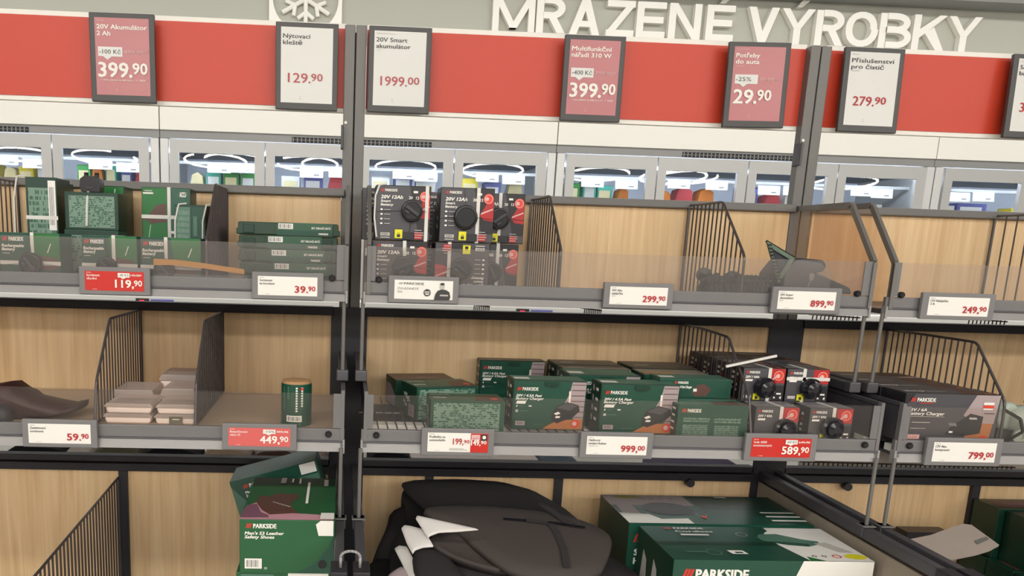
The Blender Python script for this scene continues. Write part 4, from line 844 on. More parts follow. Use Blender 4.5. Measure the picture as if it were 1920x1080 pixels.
# stacked flat cases
g10 = 'flat green cases stacked under the wood panel'
zc = ZT; casey = -.235
specs = [(452, 628, .50, 'bottom of the stack, half hidden by its label'), (446, 636, .56, 'second from the bottom of the stack'), (446, 636, .53, 'middle of the stack, behind the clear lip'), (445, 636, .50, 'second from the top of the stack'), (443, 637, .60, 'on top of the stack')]
hc = (Y(540, 417, casey).z-ZT)/5
for i, (u0, u1, c, lab) in enumerate(specs):
    a = Y(u0, 450, casey); b = Y(u1, 450, casey); W = b.x-a.x
    root = empty('bit_case', ((a.x+b.x)/2, casey, zc+i*hc), label='flat green plastic case, '+lab, cat='case', group=g10)
    m = MB(); q = hc-.0006
    m.prism([(-W/2, q*.06), (W/2, q*.06), (W/2, q*.48), (W/2-.004, q*.52), (W/2-.004, q*.94), (-W/2+.004, q*.94), (-W/2+.004, q*.52), (-W/2, q*.48)], 1, .0, .15, 'case_green'); m.box((-W/2+.006, .002, .0002), (W/2-.006, .149, q-.0002), 'case_green')
    m.build('case_shell', root, bevel=.0015)
    for s_ in (-1, 1):
        m = MB(); x = s_*W*.38; m.box((x-.013, -.004, q*.15), (x+.013, 0, q*.8), 'green_dark'); m.build('latch', root, bevel=.001)
    s0 = W*(c-.5-.17)-.01; s1 = s0+W*.54
    m = MB(); m.box((s0, -.0045, q*.02), (s1, .152, q*1.0), 'case_sleeve'); sl = m.build('paper_sleeve', root)
    d = Dec((s0, -.0046, 0)); ww = s1-s0; d.rect(0, q*.02, ww, q*.42, 'green_box'); d.rect(ww*.03, q*.52, ww*.29, q*.93, 'label_white'); d.bars(ww*.05, q*.58, ww*.22, q*.3); d.text('SET DRUHŮ BITŮ', ww*.62, q*.56, q*.14, 'ink_white', w=ww*.34, bold=.04); d.rect(ww*.58, q*.74, ww*.95, q*.77, 'green_pale'); d.text('PARKSIDE', ww*.75, q*.14, q*.14, 'ink_white', w=ww*.17, bold=.04)
    d.build('sleeve_print', sl)

# ---- right part of the middle top shelf: bagged goods
p = Y(1393, 540, -.33)
root = empty('bagged_hose', (Y(1432, 540, -.3).x, -.30, 1.2), label='dark ribbed bagged bundle right of the wire divider', cat='bundle')
m = MB(); n = 14
for k in range(4):
    x0, z0, r0 = -.045+.002*k, .012+k*.012, .014
    m.lathe((x0, .02*k, z0+.004), (1, .02, 0), [(0, .004)]+[(.008+i*.0055, r0*(1+(.16 if i % 2 else -.1))) for i in range(n)]+[(.088, .004)], 'bag_dark', 10)
m.build('bundle', root)
root = empty('bagged_cable', (Y(1353, 540, -.28).x, -.30, 1.2), label='dark cable bundle in clear bag behind the wire divider', cat='bundle')
m = MB()
for k in range(7):
    x = -.045+.014*k; m.path([(x, -.02, 0), (x-.003, -.02+.004*(k % 3), .045), (x+.01, .01, .058+.008*(k % 2)), (x+.006, .04, .05), (x, .06, 0)], .007, 'bag_dark', 7)
m.build('cable', root)
m = MB(); m.lathe((-.02, .07, .062), (0, 1, .1), [(0, .004), (.004, .018), (.02, .018), (.024, .004)], 'tag_black', 14); m.lathe((.055, .07, .06), (0, 1, .1), [(0, .004), (.004, .014), (.02, .014), (.024, .004)], 'tag_black', 14); m.build('cable_plug', root)
def P2(u, v, y): return Y(u, v, y)
# triangular holder
y = -.32; tri = [P2(1438, 452, y), P2(1460, 532, y), P2(1491, 484, y)]; o0 = V3((tri[1].x, y, 1.2))
root = empty('triangular_holder', o0, label='grey green triangular plastic holder with toothed edge', cat='holder')
T = [p-o0 for p in tri]; c = sum(T, V3())/3; m = MB()
inn = [q*.62+c*.38 for q in T]
for i in range(3):
    j = (i+1) % 3
    for yy in (0, .006):
        m.quad([T[i]+V3((0, yy, 0)), T[j]+V3((0, yy, 0)), inn[j]+V3((0, yy, 0)), inn[i]+V3((0, yy, 0))], 'pad_green')
    m.quad([T[i], T[j], T[j]+V3((0, .006, 0)), T[i]+V3((0, .006, 0))], 'pad_green'); m.quad([inn[i], inn[j], inn[j]+V3((0, .006, 0)), inn[i]+V3((0, .006, 0))], 'pad_green')
m.quad([inn[0]+V3((0, .005, 0)), inn[1]+V3((0, .005, 0)), inn[2]+V3((0, .005, 0))], 'bag_dark'); m.build('holder_frame', root)
for i in range(11):
    q = T[0].lerp(T[1], .08+.08*i); m = MB(); m.box((q.x+.001, -.003, q.z-.003), (q.x+.009, 0, q.z+.001), 'tag_black'); m.build('tooth', root)
m = MB(); m.rod(T[0]+V3((0, .003, 0)), T[2]+V3((0, .003, 0)), .003, 'tag_black', 6); m.build('rim', root)
# dark pouch in clear film
root = empty('dark_pouch', (Y(1520, 545, -.28).x, -.31, 1.2), label='dark tapering pouch wrapped in clear film near the 899,90 label', cat='pouch')
oo = V3(root.location); yy = -.31
pts = [(1465, 545), (1468, 515), (1490, 488), (1505, 484), (1545, 488), (1551, 497), (1546, 509), (1532, 512), (1560, 524), (1595, 540), (1598, 552)]
pts3 = [P2(u, v, yy)-oo for u, v in pts]; m = MB(); m.prism([(q.x, max(q.z, 0)) for q in pts3], 1, 0, .12, 'bag_dark'); m.build('pouch', root, bevel=.008)
q = P2(1521, 520, yy-.006)-oo; m = MB(); m.prism([(q.x-.005, q.z-.006), (q.x+.004, q.z-.008), (q.x+.007, q.z+.004), (q.x+.002, q.z+.01), (q.x-.006, q.z+.008)], 1, -.008, -.004, 'clear_plastic'); m.rod((q.x, -.006, q.z), (q.x-.006, -.006, q.z-.028), .0007, 'strap_white', 4); m.build('film_knot', root)
m = MB(); a = P2(1468, 487, yy)-oo; b = P2(1548, 545, yy)-oo; m.prism([(a.x, .002), (a.x+.004, a.z-.02), (a.x+.03, a.z), (b.x-.03, a.z-.005), (b.x, a.z-.03), (b.x, .002)], 1, -.014, -.0135, 'clear_bag'); m.build('clear_film', root)

# ---- second shelf, left bay
def blob(outline, y, depth, m_, name, label, cat, dz=0, z0=ZM, inset=.012):
    o0 = V3((Y(*outline[0], y).x, y, z0)); P = [Y(u, v, y)-o0 for u, v in outline]; P = [V3((q.x, 0, max(q.z, 0))) for q in P]
    c = sum(P, V3())/len(P); m = MB(); n = len(P); rings = []
    for t, s_ in ((.0, .80), (.18, .97), (.5, 1), (.85, .93), (1, .7)):
        rings.append([V3((c.x+(q.x-c.x)*s_, depth*t, max(0, (q.z)*(s_ if t > .5 or s_ < .9 else 1)))) for q in P])
    vs = [v for r in rings for v in r]; fs = [tuple(range(n)), tuple(range(4*n, 5*n))[::-1]]
    for k in range(4):
        for i in range(n): fs.append((k*n+i, (k+1)*n+i, (k+1)*n+(i+1) % n, k*n+(i+1) % n))
    m.add(vs, fs, m_); return tag(m.build(name, loc=o0, smooth=True), label, cat)
blob([(-40, 795), (-30, 728), (5, 722), (20, 735), (38, 741), (52, 752), (96, 762), (130, 768), (148, 762), (147, 772), (90, 782), (40, 793)], -.40, .12, 'maroon', 'folded_garment', 'dark maroon folded garment tapering to a point at the left edge', 'garment')
blob([(-40, 800), (-40, 770), (0, 765), (12, 775), (14, 800)], -.45, .05, 'bag_dark', 'dark_bag', 'dark crumpled bag in front of the maroon garment', 'bag')
g11 = 'clear plastic trays on the second left shelf'
def tray(u0, u1, vt, y, z0, h, label, lidtab=False):
    a = Y(u0, vt, y); b = Y(u1, vt, y); W = b.x-a.x; root = empty('clear_tray', ((a.x+b.x)/2, y, z0), label=label, cat='tray', group=g11)
    m = MB(); m.prism([(-W/2+.006, 0), (W/2-.006, 0), (W/2-.002, h*.62), (-W/2+.002, h*.62)], 1, .003, .115, 'pinkish_tray'); m.build('tray_body', root, bevel=.004)
    m = MB(); m.prism([(-W/2, h*.62), (W/2, h*.62), (W/2, h*.72), (W/2-.006, h), (-W/2+.006, h), (-W/2, h*.72)], 1, 0, .118, 'clear_plastic'); m.build('tray_lid', root, bevel=.002)
    if lidtab: m = MB(); m.box((-.013, -.002, h*.05), (.017, 0, h*.8), 'khaki_cloth'); m.box((-.005, -.003, h*.5), (.01, -.002, h*.58), 'ink_white'); m.build('paper_tab', root)
zt_ = Y(240, 757, -.42).z
hq = (zt_-ZM)/2
tray(193, 285, 790, -.42, ZM, hq, 'clear plastic tray at the bottom of the left stack'); tray(195, 286, 770, -.42, ZM+hq+.0004, hq, 'clear plastic tray on top of the left stack')
tray(206, 290, 745, -.29, ZM, .055, 'clear plastic tray standing behind the left stack')
tray(288, 368, 785, -.42, ZM, hq, 'clear plastic tray with a green paper tab, bottom of the right stack', True); tray(291, 369, 765, -.42, ZM+hq+.0004, hq, 'clear plastic tray on top of the right stack')
tray(300, 368, 742, -.29, ZM, .06, 'clear plastic tray in the row behind the right stack'); tray(298, 372, 702, -.17, ZM+.03, .045, 'clear plastic tray with a dark flap at the very back')
tray(300, 366, 720, -.165, ZM, .0295, 'clear plastic tray under the one with the dark flap')
# green can like pack
a = Y(525, 785, -.42); b = Y(583, 785, -.42); R = (b.x-a.x)/2; ht = Y(552, 722, -.42).z-ZM
root = empty('sanding_disc_roll', ((a.x+b.x)/2, -.42+R, ZM), label='green round pack with vertical lettering and barcode, alone on the shelf', cat='round pack')
m = MB(); m.lathe((0, 0, 0), (0, 0, 1), [(0, R*.97), (.002, R), (ht-.002, R), (ht, R*.96)], 'green_box', 28); m.build('wrapper', root, smooth=False)
m = MB(); m.lathe((0, 0, ht), (0, 0, 1), [(0, R*.95), (.006, R*.93), (.008, R*.6), (.0085, R*.4)], 'kraft', 24); m.build('roll_end', root)
def curved(fn, name):
    d = Dec((0, 0, 0)); fn(d); vs = []
    for v in d.mb.v: th = v[0]/R; rr = R+.0004-v[1]; vs.append((rr*math.sin(th), -rr*math.cos(th), v[2]))
    d.mb.v = vs; d.mb.build(name, root)
def prn(d):
    d.rect(-R*1.35, ht*.02, R*.3, ht*.1, 'green_pale'); 
    for i, (x, n_) in enumerate(((-.9, 9), (-.55, 5), (.0, 10), (.35, 8))):
        for k in range(n_): d.mb.quad([d.p(R*x, ht*(.9-.06*k)), d.p(R*x+R*.12, ht*(.9-.06*k)), d.p(R*x+R*.12, ht*(.94-.06*k)), d.p(R*x, ht*(.94-.06*k))], 'ink_white' if i > 1 else 'green_pale')
    d.k += 1
    d.rect(R*.32, ht*.87, R*.5, ht*.93, 'logo_red')
    for k in range(4): d.mb.quad([d.p(-R*.6+R*.25*k, ht*.12), d.p(-R*.6+R*.25*(k+1), ht*.12), d.p(-R*.6+R*.25*(k+1), ht*.27), d.p(-R*.6+R*.25*k, ht*.27)], 'label_white')
    d.k += 1; d.bars(-R*.5, ht*.145, R*.85, ht*.1)
curved(prn, 'wrapper_print')

# ---- second shelf, middle bay: green boxes
g12 = 'green charger cartons on the second middle shelf'
HC = .1185
def yt(u, v, z): return Z(u, v, z).y
zc = ZM+HC
def charger(u0, u1, vt, label, d=.075, vb=None, top=t_charger, z0=ZM, side=s_icons):
    y = min(yt((u0+u1)/2, vt, z0+HC), -.068); d = d if vb is None else yt((u0+u1)/2, vb, z0+HC)-y-.0015; d = min(d, -.016-y); carton('charger_box', label, 'box', u0, vt, u1, vt+95, y, d, 'green_dark', f_charger, side, top, z0=z0, h=HC, group=g12); return y
y5 = charger(960, 1098, 714, 'green charger box in the front row, left of the two upright ones')
y6 = charger(1124, 1271, 721, 'green charger box in the front row, right of the two upright ones')
charger(1064, 1198, 704, 'green charger box standing behind the two front ones', vb=693)
charger(1052, 1180, 692, 'green charger box third back in its row, grey top', vb=685.5, top=t_brown)
charger(1040, 1163, 684.5, 'green charger box at the very back beside the left one', vb=669, top=t_brown)
charger(898, 1020, 674, 'green charger box standing apart at the back left', top=t_brown)
charger(1203, 1330, 703, 'green charger box with a tan label behind the lying one', vb=693, top=lambda d, w, dd: (t_brown(d, w, dd), d.rect(w*.05, dd*.05, w*.5, dd*.5, 'kraft')))
charger(1185, 1308, 692, 'green charger box last in the right row, brownish top', vb=676, top=t_brown)
carton('tool_box', 'small green carton with dense white text, front left', 'box', 807,752,946,812,-.455,.095,'green_mid', f_text, s_text, t_art, z0=ZM, group=g12)
def turned_carton(name, label, x, y, w_, d_, h_, rz, body, front, side, top, group):
    root = empty(name, (x, y, ZM), (0, 0, rz), label, 'box', group)
    m = MB(); m.box((0, 0, 0), (w_, d_, h_), body); m.build('carton', root, bevel=.0012)
    if front: dd = Dec((0, 0, 0)); front(dd, w_, h_); dd.build('front_print', root)
    if side: dd = Dec((0, d_, 0), (0, -1, 0)); side(dd, d_, h_); dd.build('side_print', root)
    if top: dd = Dec((0, 0, h_), (1, 0, 0), (0, 1, 0)); top(dd, w_, d_); dd.build('top_print', root)
turned_carton('tool_box', 'green carton with text front, behind the small one', .160, -.322, .168, .108, .082, .28, 'green_dark', f_text, s_text, t_art, g12)
turned_carton('tool_box', 'dark carton with a brown lid face, rearmost of the left group', .119, -.172, .165, .105, .075, .19, 'green_dark', None, lambda d, w, h: d.poly([(w*.05, h*.05), (w*.98, h*.05), (w*.98, h*.45), (w*.5, h*.75), (w*.05, h*.75)], 'art_grey'), lambda d, w, dd: (d.rect(w*.01, dd*.02, w*.99, dd*.98, 'art_brown'), d.rect(w*.4, dd*.3, w*.75, dd*.36, 'art_grey')), g12)
carton('text_box', 'green carton with two white text columns, front right', 'box', 1270,760,1402,818,-.455,.07,'green_mid', f_text2, s_icons, lambda d, w, dd: (d.rect(w*.01, dd*.02, w*.99, dd*.98, 'green_pale'), d.poly([(w*.5, 0), (w, 0), (w*.9, dd*.8), (w*.55, dd*.6)], 'art_brown')), z0=ZM, group=g12)
hz = Y(1338, 760, -.455).z-ZM
carton('text_box', 'green carton behind the text carton, under the lying one', 'box', 1262,750,1385,800,-.375,.08,'green_mid', f_text2, None, t_art, z0=ZM, h=hz, group=g12)
carton('charger_box', 'green charger box lying on another, near the wire divider', 'box', 1236,713,1371,746,-.37,.07,'green_mid', lambda d, w, h: (d.rect(w*.01, h*.02, w*.99, h*.98, 'green_box'), d.logo(w*.2, h*.74, h*.12, w=w*.14), d.text('4.5A Fast Charger', w*.25, h*.52, h*.12, 'ink_white', w=w*.2, bold=.04, shear=.3), d.poly([(w*.45, h*.3), (w*.52, h*.7), (w*.62, h*.75), (w*.72, h*.5), (w*.66, h*.12), (w*.5, h*.08)], 'art_brown'), d.rect(w*.47, h*.35, w*.52, h*.5, 'ink_white')), None, t_charger, z0=ZM+hz+.0004, h=.047, group=g12)
# ---- small black battery boxes behind the wire divider
g13 = 'small black battery boxes at the right end of the middle bay'
SH = .079
def sm(u0, u1, y, z0, label, ex=None, top=t_black, d=.072):
    carton('battery_carton', label, 'box', u0, 700, u1, 760, y, d, 'box_black', f_small, s_small, top, z0=z0, h=SH, group=g13, extra=ex)
rows = [-.375, -.295, -.215, -.135]
xl = .942; wS = .105
def smx(x, y, z0, label, ex=None, top=t_black, d=.072):
    root = empty('battery_carton', (x+wS/2, y, z0), label=label, cat='box', group=g13)
    m = MB(); m.box((-wS/2, 0, 0), (wS/2, d, SH), 'box_black'); m.build('carton', root, bevel=.001)
    dd = Dec((-wS/2, 0, 0)); f_small(dd, wS, SH); dd.build('front_print', root)
    dd = Dec((-wS/2, d, 0), (0, -1, 0)); s_small(dd, d, SH); dd.build('side_print', root)
    dd = Dec((-wS/2, 0, SH), (1, 0, 0), (0, 1, 0)); top(dd, wS, d); dd.build('top_print', root)
    if ex: ex(root, wS, d, SH)
xf1, xf2 = .942, 1.072
smx(xf1, -.455, ZM, 'small black battery box with a round tag, front row left', multi(spider(.66,.36,.0255,'none',False,.58,dome=True)), t_grey)
smx(xf2, -.455, ZM, 'small black battery box with a yellow sticker and round tag, front row right', multi(spider(.50,.42,.0265,'none',False,.55,dome=True)), t_grey)
nth = ['second row', 'third row', 'fourth row', 'back row']
for r_, y in enumerate(rows):
    for c_ in (0, 1):
        x = xl+c_*(wS+.004)
        for l_ in (0, 1):
            ex = None
            if r_ == 0 and l_ == 1: ex = multi(spider(.50 if c_ == 0 else .55, .42, .025, 'none', False, .62 if c_ == 0 else .40, .70 if c_ else None, dome=True))
            smx(x, y-.001, ZM+l_*(SH+.0004), f"small black battery box, {nth[r_]}, {'left' if c_ == 0 else 'right'} column, {'upper' if l_ else 'lower'} layer", ex)
a = Y(1361, 687, -.38); b = Y(1456, 667, -.38)
m = MB(); c = (a+b)/2; m.rod(a-c, b-c, .004, 'strap_white', 4)
tag(m.build('loose_strap', loc=c), 'white strap slanting across the upper left black box', 'strap')
# ---- right bay: big charger boxes
g14 = 'large black charger boxes on the right second shelf'
def f_big(d, w, h):
    d.rect(w*.01, h*.01, w*.99, h*.99, 'box_grey'); d.poly([(w*.01, h*.99), (w*.1, h*.99), (w*.02, h*.75), (w*.01, h*.7)], 'box_black')
    d.poly([(w*.74, h*.99), (w*.99, h*.99), (w*.96, h*.42), (w*.75, h*.42), (w*.63, h*.58)], 'art_grey'); d.poly([(w*.7, h*.42), (w*.95, h*.42), (w*.93, h*.02), (w*.66, h*.02)], 'art_orange')
    d.poly([(w*.46, h*.18), (w*.52, h*.36), (w*.64, h*.52), (w*.70, h*.62), (w*.84, h*.56), (w*.83, h*.22), (w*.66, h*.16)], 'box_black'); d.rect(w*.7, h*.5, w*.78, h*.54, 'pale_grey_ink', -w*.01); d.rect(w*.5, h*.36, w*.58, h*.42, 'box_grey_light', -w*.02); d.rect(w*.5, h*.22, w*.54, h*.26, 'ink_white')
    d.rect(w*.84, h*.62, w*.95, h*.635, 'box_black', w*.0); d.rect(w*.82, h*.80, w*.93, h*.85, 'label_white'); d.rect(w*.82, h*.74, w*.93, h*.79, 'badge_red'); d.rect(w*.82, h*.70, w*.92, h*.73, 'label_white')
    d.disc(w*.86, h*.08, w*.05, 'badge_red'); d.rect(w*.81, h*.05, w*.86, h*.08, 'ink_white')
    d.logo(w*.05, h*.84, h*.075, w=w*.19); d.rect(w*.14, h*.805, w*.29, h*.82, 'logo_red'); d.text('12V / 6A', w*.04, h*.65, h*.055, 'ink_white', w=w*.19, bold=.045, shear=.2); d.text('Battery Charger', w*.04, h*.575, h*.06, 'ink_white', w=w*.38, bold=.045, shear=.2); d.rect(w*.04, h*.54, w*.42, h*.55, 'pale_grey_ink')
    d.disc(w*.05, h*.43, w*.018, 'ink_white', 12, ry=h*.035); d.rect(w*.09, h*.42, w*.28, h*.435, 'pale_grey_ink'); d.rect(w*.04, h*.28, w*.055, h*.33, 'ink_white', w*.008); d.rect(w*.08, h*.30, w*.24, h*.312, 'pale_grey_ink')
    d.rect(w*.03, h*.09, w*.19, h*.18, 'print_pale_pink'); d.text('X12V', w*.045, h*.11, h*.05, 'logo_red', w=w*.12); d.lines(w*.05, h*.06, w*.12, 2, h*.03, 'pale_grey_ink', h*.01)
def t_big(d, w, dd):
    d.rect(w*.01, dd*.02, w*.99, dd*.98, 'box_grey'); d.poly([(w*.6, dd*.02), (w*.97, dd*.02), (w*.93, dd*.5), (w*.7, dd*.9)], 'art_brown'); d.disc(w*.9, dd*.15, w*.04, 'art_orange', 10, ry=dd*.1); d.text('Battery Charger', w*.08, dd*.3, dd*.13, 'ink_white', w=w*.2, bold=.03, shear=.2); d.rect(w*.3, dd*.32, w*.5, dd*.37, 'pale_grey_ink')
XB = Y(1693, 780, -.455).x; XW = Y(1872, 780, -.455).x-XB; HB = Y(1784, 739, -.455).z-ZM
for k in range(4):
    y = -.455+k*.088
    root = empty('large_charger_box', (XB+XW/2-.003*k, y, ZM), label='large black charger box, '+['front of its row, beside the tall wire divider', 'second of its row', 'third of its row', 'last of its row'][k], cat='box', group=g14)
    m = MB(); m.box((-XW/2, 0, 0), (XW/2, .086, HB-.001*k), 'box_black'); m.build('carton', root, bevel=.0012)
    d = Dec((-XW/2, 0, 0)); f_big(d, XW, HB); d.build('front_print', root)
    d = Dec((-XW/2, 0, HB-.001*k), (1, 0, 0), (0, 1, 0)); t_big(d, XW, .086); d.build('top_print', root)
# grey machine at the right edge
o0 = Y(1905, 826, -.40); o0.z = ZM; root = empty('polishing_machine', o0, label='pale grey green machine with round housing at the right edge of the second shelf', cat='machine')
q = [Y(u, v, -.40)-o0 for u, v in ((1882, 778), (1925, 785), (1896, 814), (1918, 822))]
m = MB(); m.lathe(q[0]+V3((0, -.01, 0)), (.25, -1, 0), [(-.04, .03), (-.02, .034), (.0, .034), (.006, .03), (.008, .02)], 'machine_grey', 24); m.lathe(q[1], (1, .1, 0), [(-.06, .026), (-.02, .034), (.06, .034)], 'machine_grey', 20); m.build('housing', root, smooth=True)
m = MB(); m.lathe(q[1]+V3((-.01, -.036, .0)), (0, -1, 0), [(0, .014), (.004, .014), (.005, .008), (.003, .006)], 'machine_grey', 16); m.build('round_button', root)
m = MB(); m.prism([(q[0].x-.02, 0), (q[0].x+.11, 0), (q[0].x+.11, .05), (q[0].x+.03, .06), (q[0].x-.015, .045)], 1, -.01, .05, 'machine_dark'); m.build('machine_base', root, bevel=.005)
m = MB(); m.lathe(q[2]+V3((0, -.02, 0)), (0, -1, 0), [(0, .017), (.006, .017), (.007, .010), (.004, .009)], 'machine_grey', 18); m.rod(q[2]+V3((.01, -.02, 0)), q[3]+V3((.03, -.02, -.0)), .009, 'machine_grey', 10); m.build('side_handle', root)
m = MB(); m.path([q[0]+V3((-.03, -.03, .02)), q[0]+V3((0, -.05, .0)), q[0]+V3((.012, -.05, -.03)), q[0]+V3((-.01, -.03, -.06))], .004, 'tag_black', 6); m.lathe(q[1]+V3((.01, .0, .038)), (0, 0, 1), [(0, .02), (.02, .018), (.024, .01)], 'tag_black', 14); m.build('cable', root)

# ================================================================== BOTTOM LEVEL
# shoe boxes
def f_shoe(d, w, h):
    d.rect(w*.01, h*.01, w*.99, h*.99, 'green_shoe'); d.poly([(w*.6, h*.01), (w*.99, h*.01), (w*.99, h*.7), (w*.93, h*.5), (w*.8, h*.2)], 'green_box')
    for i in range(3): d.rect(w*(.065+.018*i), h*.845, w*(.078+.018*i), h*.93, 'logo_red', w*.015)
    d.text('PARKSIDE', w*.145, h*.845, h*.08, 'ink_white', w=w*.24, bold=.04)
    d.text("Men's S3 Leather", w*.055, h*.725, h*.055, 'ink_white', w=w*.41, bold=.045, shear=.2); d.text('Safety Shoes', w*.055, h*.655, h*.055, 'ink_white', w=w*.31, bold=.045, shear=.2)
    d.rect(w*.055, h*.09, w*.235, h*.28, 'label_white'); d.bars(w*.075, h*.12, w*.13, h*.13); d.text('S3', w*.26, h*.08, h*.04, 'ink_white'); d.poly([(w*.80, h*.93), (w*.83, h*.72), (w*.985, h*.72), (w*.985, h*1.0), (w*.85, h*1.0)], 'label_white')
def t_shoe(d, w, dd):
    d.rect(w*.005, dd*.01, w*.995, dd*.99, 'green_shoe'); d.rect(w*.01, dd*.80, w*.99, dd*.99, 'green_dark')
    d.poly([(0, dd*.05), (w*.02, dd*.28), (w*.12, dd*.36), (w*.3, dd*.17), (w*.5, dd*.14), (w*.98, dd*.1), (w*.98, 0), (0, 0)], 'art_pink'); d.poly([(0, dd*.03), (w*.02, dd*.30), (w*.13, dd*.33), (w*.2, dd*.15), (w*.29, dd*.09), (w*.3, dd*.04)], 'art_mauve')
    d.poly([(w*.12, dd*.36), (w*.13, dd*.52), (w*.24, dd*.50), (w*.34, dd*.58), (w*.56, dd*.57), (w*.58, dd*.48), (w*.5, dd*.36), (w*.52, dd*.26), (w*.6, dd*.14), (w*.3, dd*.10), (w*.2, dd*.2)], 'art_brown')
    for i in range(6): d.rect(w*(.3+.035*i), dd*(.36-.02*i), w*(.33+.035*i), dd*(.375-.02*i), 'pale_grey_ink')
    d.rect(w*.665, dd*.34, w*.695, dd*.86, 'ink_white'); d.rect(w*.34, dd*.83, w*.40, dd*.97, 'pale_grey_ink'); d.rect(w*.47, dd*.85, w*.49, dd*.95, 'ink_white'); d.rect(w*.56, dd*.82, w*.58, dd*.95, 'ink_white'); d.rect(w*.86, dd*.76, w*.91, dd*.93, 'pale_grey_ink'); d.poly([(w*.84, 0), (w*.99, 0), (w*.99, dd*.13), (w*.85, dd*.13)], 'label_white')
ys = -.60; zt = .728
y_back = Z(545, 896, zt).y; dsh = y_back-ys
a = Y(449, 978, ys); b = Y(628, 981, ys); W = b.x-a.x; hb = zt-Y(535, 1075, ys).z
def hole(root, w, d, h): 
    m = MB(); m.lathe((w*.375, -.0012, h*.18), (0, -1, 0), [(0, .0095), (.0006, .0095)], 'tag_black', 20); m.build('finger_hole', root, label='round black finger hole')
zsb = zt-hb
root = empty('shoe_box', ((a.x+b.x)/2, ys, zsb), (0, 0, 0), 'green shoe box with a boot picture on top, front one', 'shoe box', 'green shoe boxes')
m = MB(); m.box((-W/2, 0, 0), (W/2, dsh, hb), 'green_shoe'); m.build('carton', root, bevel=.0015)
d = Dec((-W/2, 0, 0)); f_shoe(d, W, hb); d.build('front_print', root); d = Dec((-W/2, 0, hb), (1, 0, 0), (0, 1, 0)); t_shoe(d, W, dsh); d.build('top_print', root); hole(root, W, dsh, hb)
for k in range(2):
    h2 = (zsb-.3305)/2-.0004
    root2 = empty('shoe_box', ((a.x+b.x)/2-.004-.004*k, ys+.005, .3305+h2*k+.0004*k), (0, 0, 0), ['green shoe box at the bottom of the stack, below the frame', 'green shoe box directly under the front one'][k], 'shoe box', 'green shoe boxes')
    m = MB(); m.box((-W/2, 0, 0), (W/2, dsh, h2), 'green_shoe'); m.build('carton', root2, bevel=.0015)
    d = Dec((-W/2, 0, 0)); d.rect(W*.55, h2*.85, W*.98, h2*.99, 'label_white'); d.rect(W*.05, h2*.84, W*.4, h2*.97, 'green_pale'); d.build('front_print', root2)
# tilted shoe box behind
yb = -.20; P4 = [Y(u, v, yb) for u, v in ((430, 904), (592, 862), (604, 905), (428, 995))]
ang = math.atan2(P4[1].z-P4[0].z, P4[1].x-P4[0].x); Wb = (P4[1]-P4[0]).length
root = empty('shoe_box', (P4[0].x+.115*math.sin(ang), yb, P4[0].z-.115*math.cos(ang)), (0, -ang, 0), 'tilted teal green shoe box leaning behind the front one', 'shoe box', 'green shoe boxes')
m = MB(); m.box((0, 0, 0), (Wb, .14, .115), 'green_mid'); m.build('carton', root, bevel=.0015)
d = Dec((0, 0, 0)); d.rect(.001, .001, Wb*.99, .114, 'green_pale'); d.poly([(0, .114), (0, .10), (Wb*.12, .055), (Wb*.4, .03), (Wb*.6, .08), (Wb*.99, .08), (Wb*.99, .114)], 'green_box'); d.logo(Wb*.13, .088, .010); d.text("Men's", Wb*.14, .073, .007, 'ink_white', bold=.04); d.text('Safety', Wb*.14, .063, .007, 'ink_white', bold=.04)
d.rect(Wb*.8, .085, Wb*.98, .113, 'label_white'); d.build('front_print', root)
m = MB(); m.box((P4[0].x+.03, yb+.02, .3305), (P4[0].x+.165, yb+.125, P4[0].z-.117), 'green_dark')
o = m.build('dark_green_box'); tag(o, 'dark green box under the tilted shoe box', 'box')
# black car mats
def slab(outline, p0, nrm, t, m_, name, label, cat, bulge=.006, sm=.25, group=None, edge=None, parent=None):
    P = [PL(u, v, p0, nrm) for u, v in outline]; c = sum(P, V3())/len(P); N = V3(nrm).normalized(); n = len(P)
    # smooth the outline
    Q = []
    for i in range(n):
        a, b = P[i], P[(i+1) % n]; Q += [a*(1-sm)+b*sm, a*sm+b*(1-sm)]
    P = Q; n = len(P)
    r0 = [p-N*t-c for p in P]; r1 = [p-N*t*.35-c for p in P]; r2 = [(p-c)*.975 for p in P]; r3 = [(p-c)*.7+N*bulge*.7 for p in P]; r4 = [(p-c)*.3+N*bulge for p in P]
    m = MB(); vs = r0+r1+r2+r3+r4+[N*bulge]; fs = [tuple(range(n))[::-1]]
    for k in range(4):
        for i in range(n): fs.append((k*n+i, k*n+(i+1) % n, (k+1)*n+(i+1) % n, (k+1)*n+i))
    for i in range(n): fs.append((4*n+i, 4*n+(i+1) % n, 5*n))
    m.add(vs, fs, m_)
    loc = c
    o = m.build(name, loc=loc, smooth=True)
    if parent is None: tag(o, label, cat, group)
    return o, c
NM = V3((0, -.42, 1)).normalized()
g15 = 'black padded car mats in the bottom middle bay'
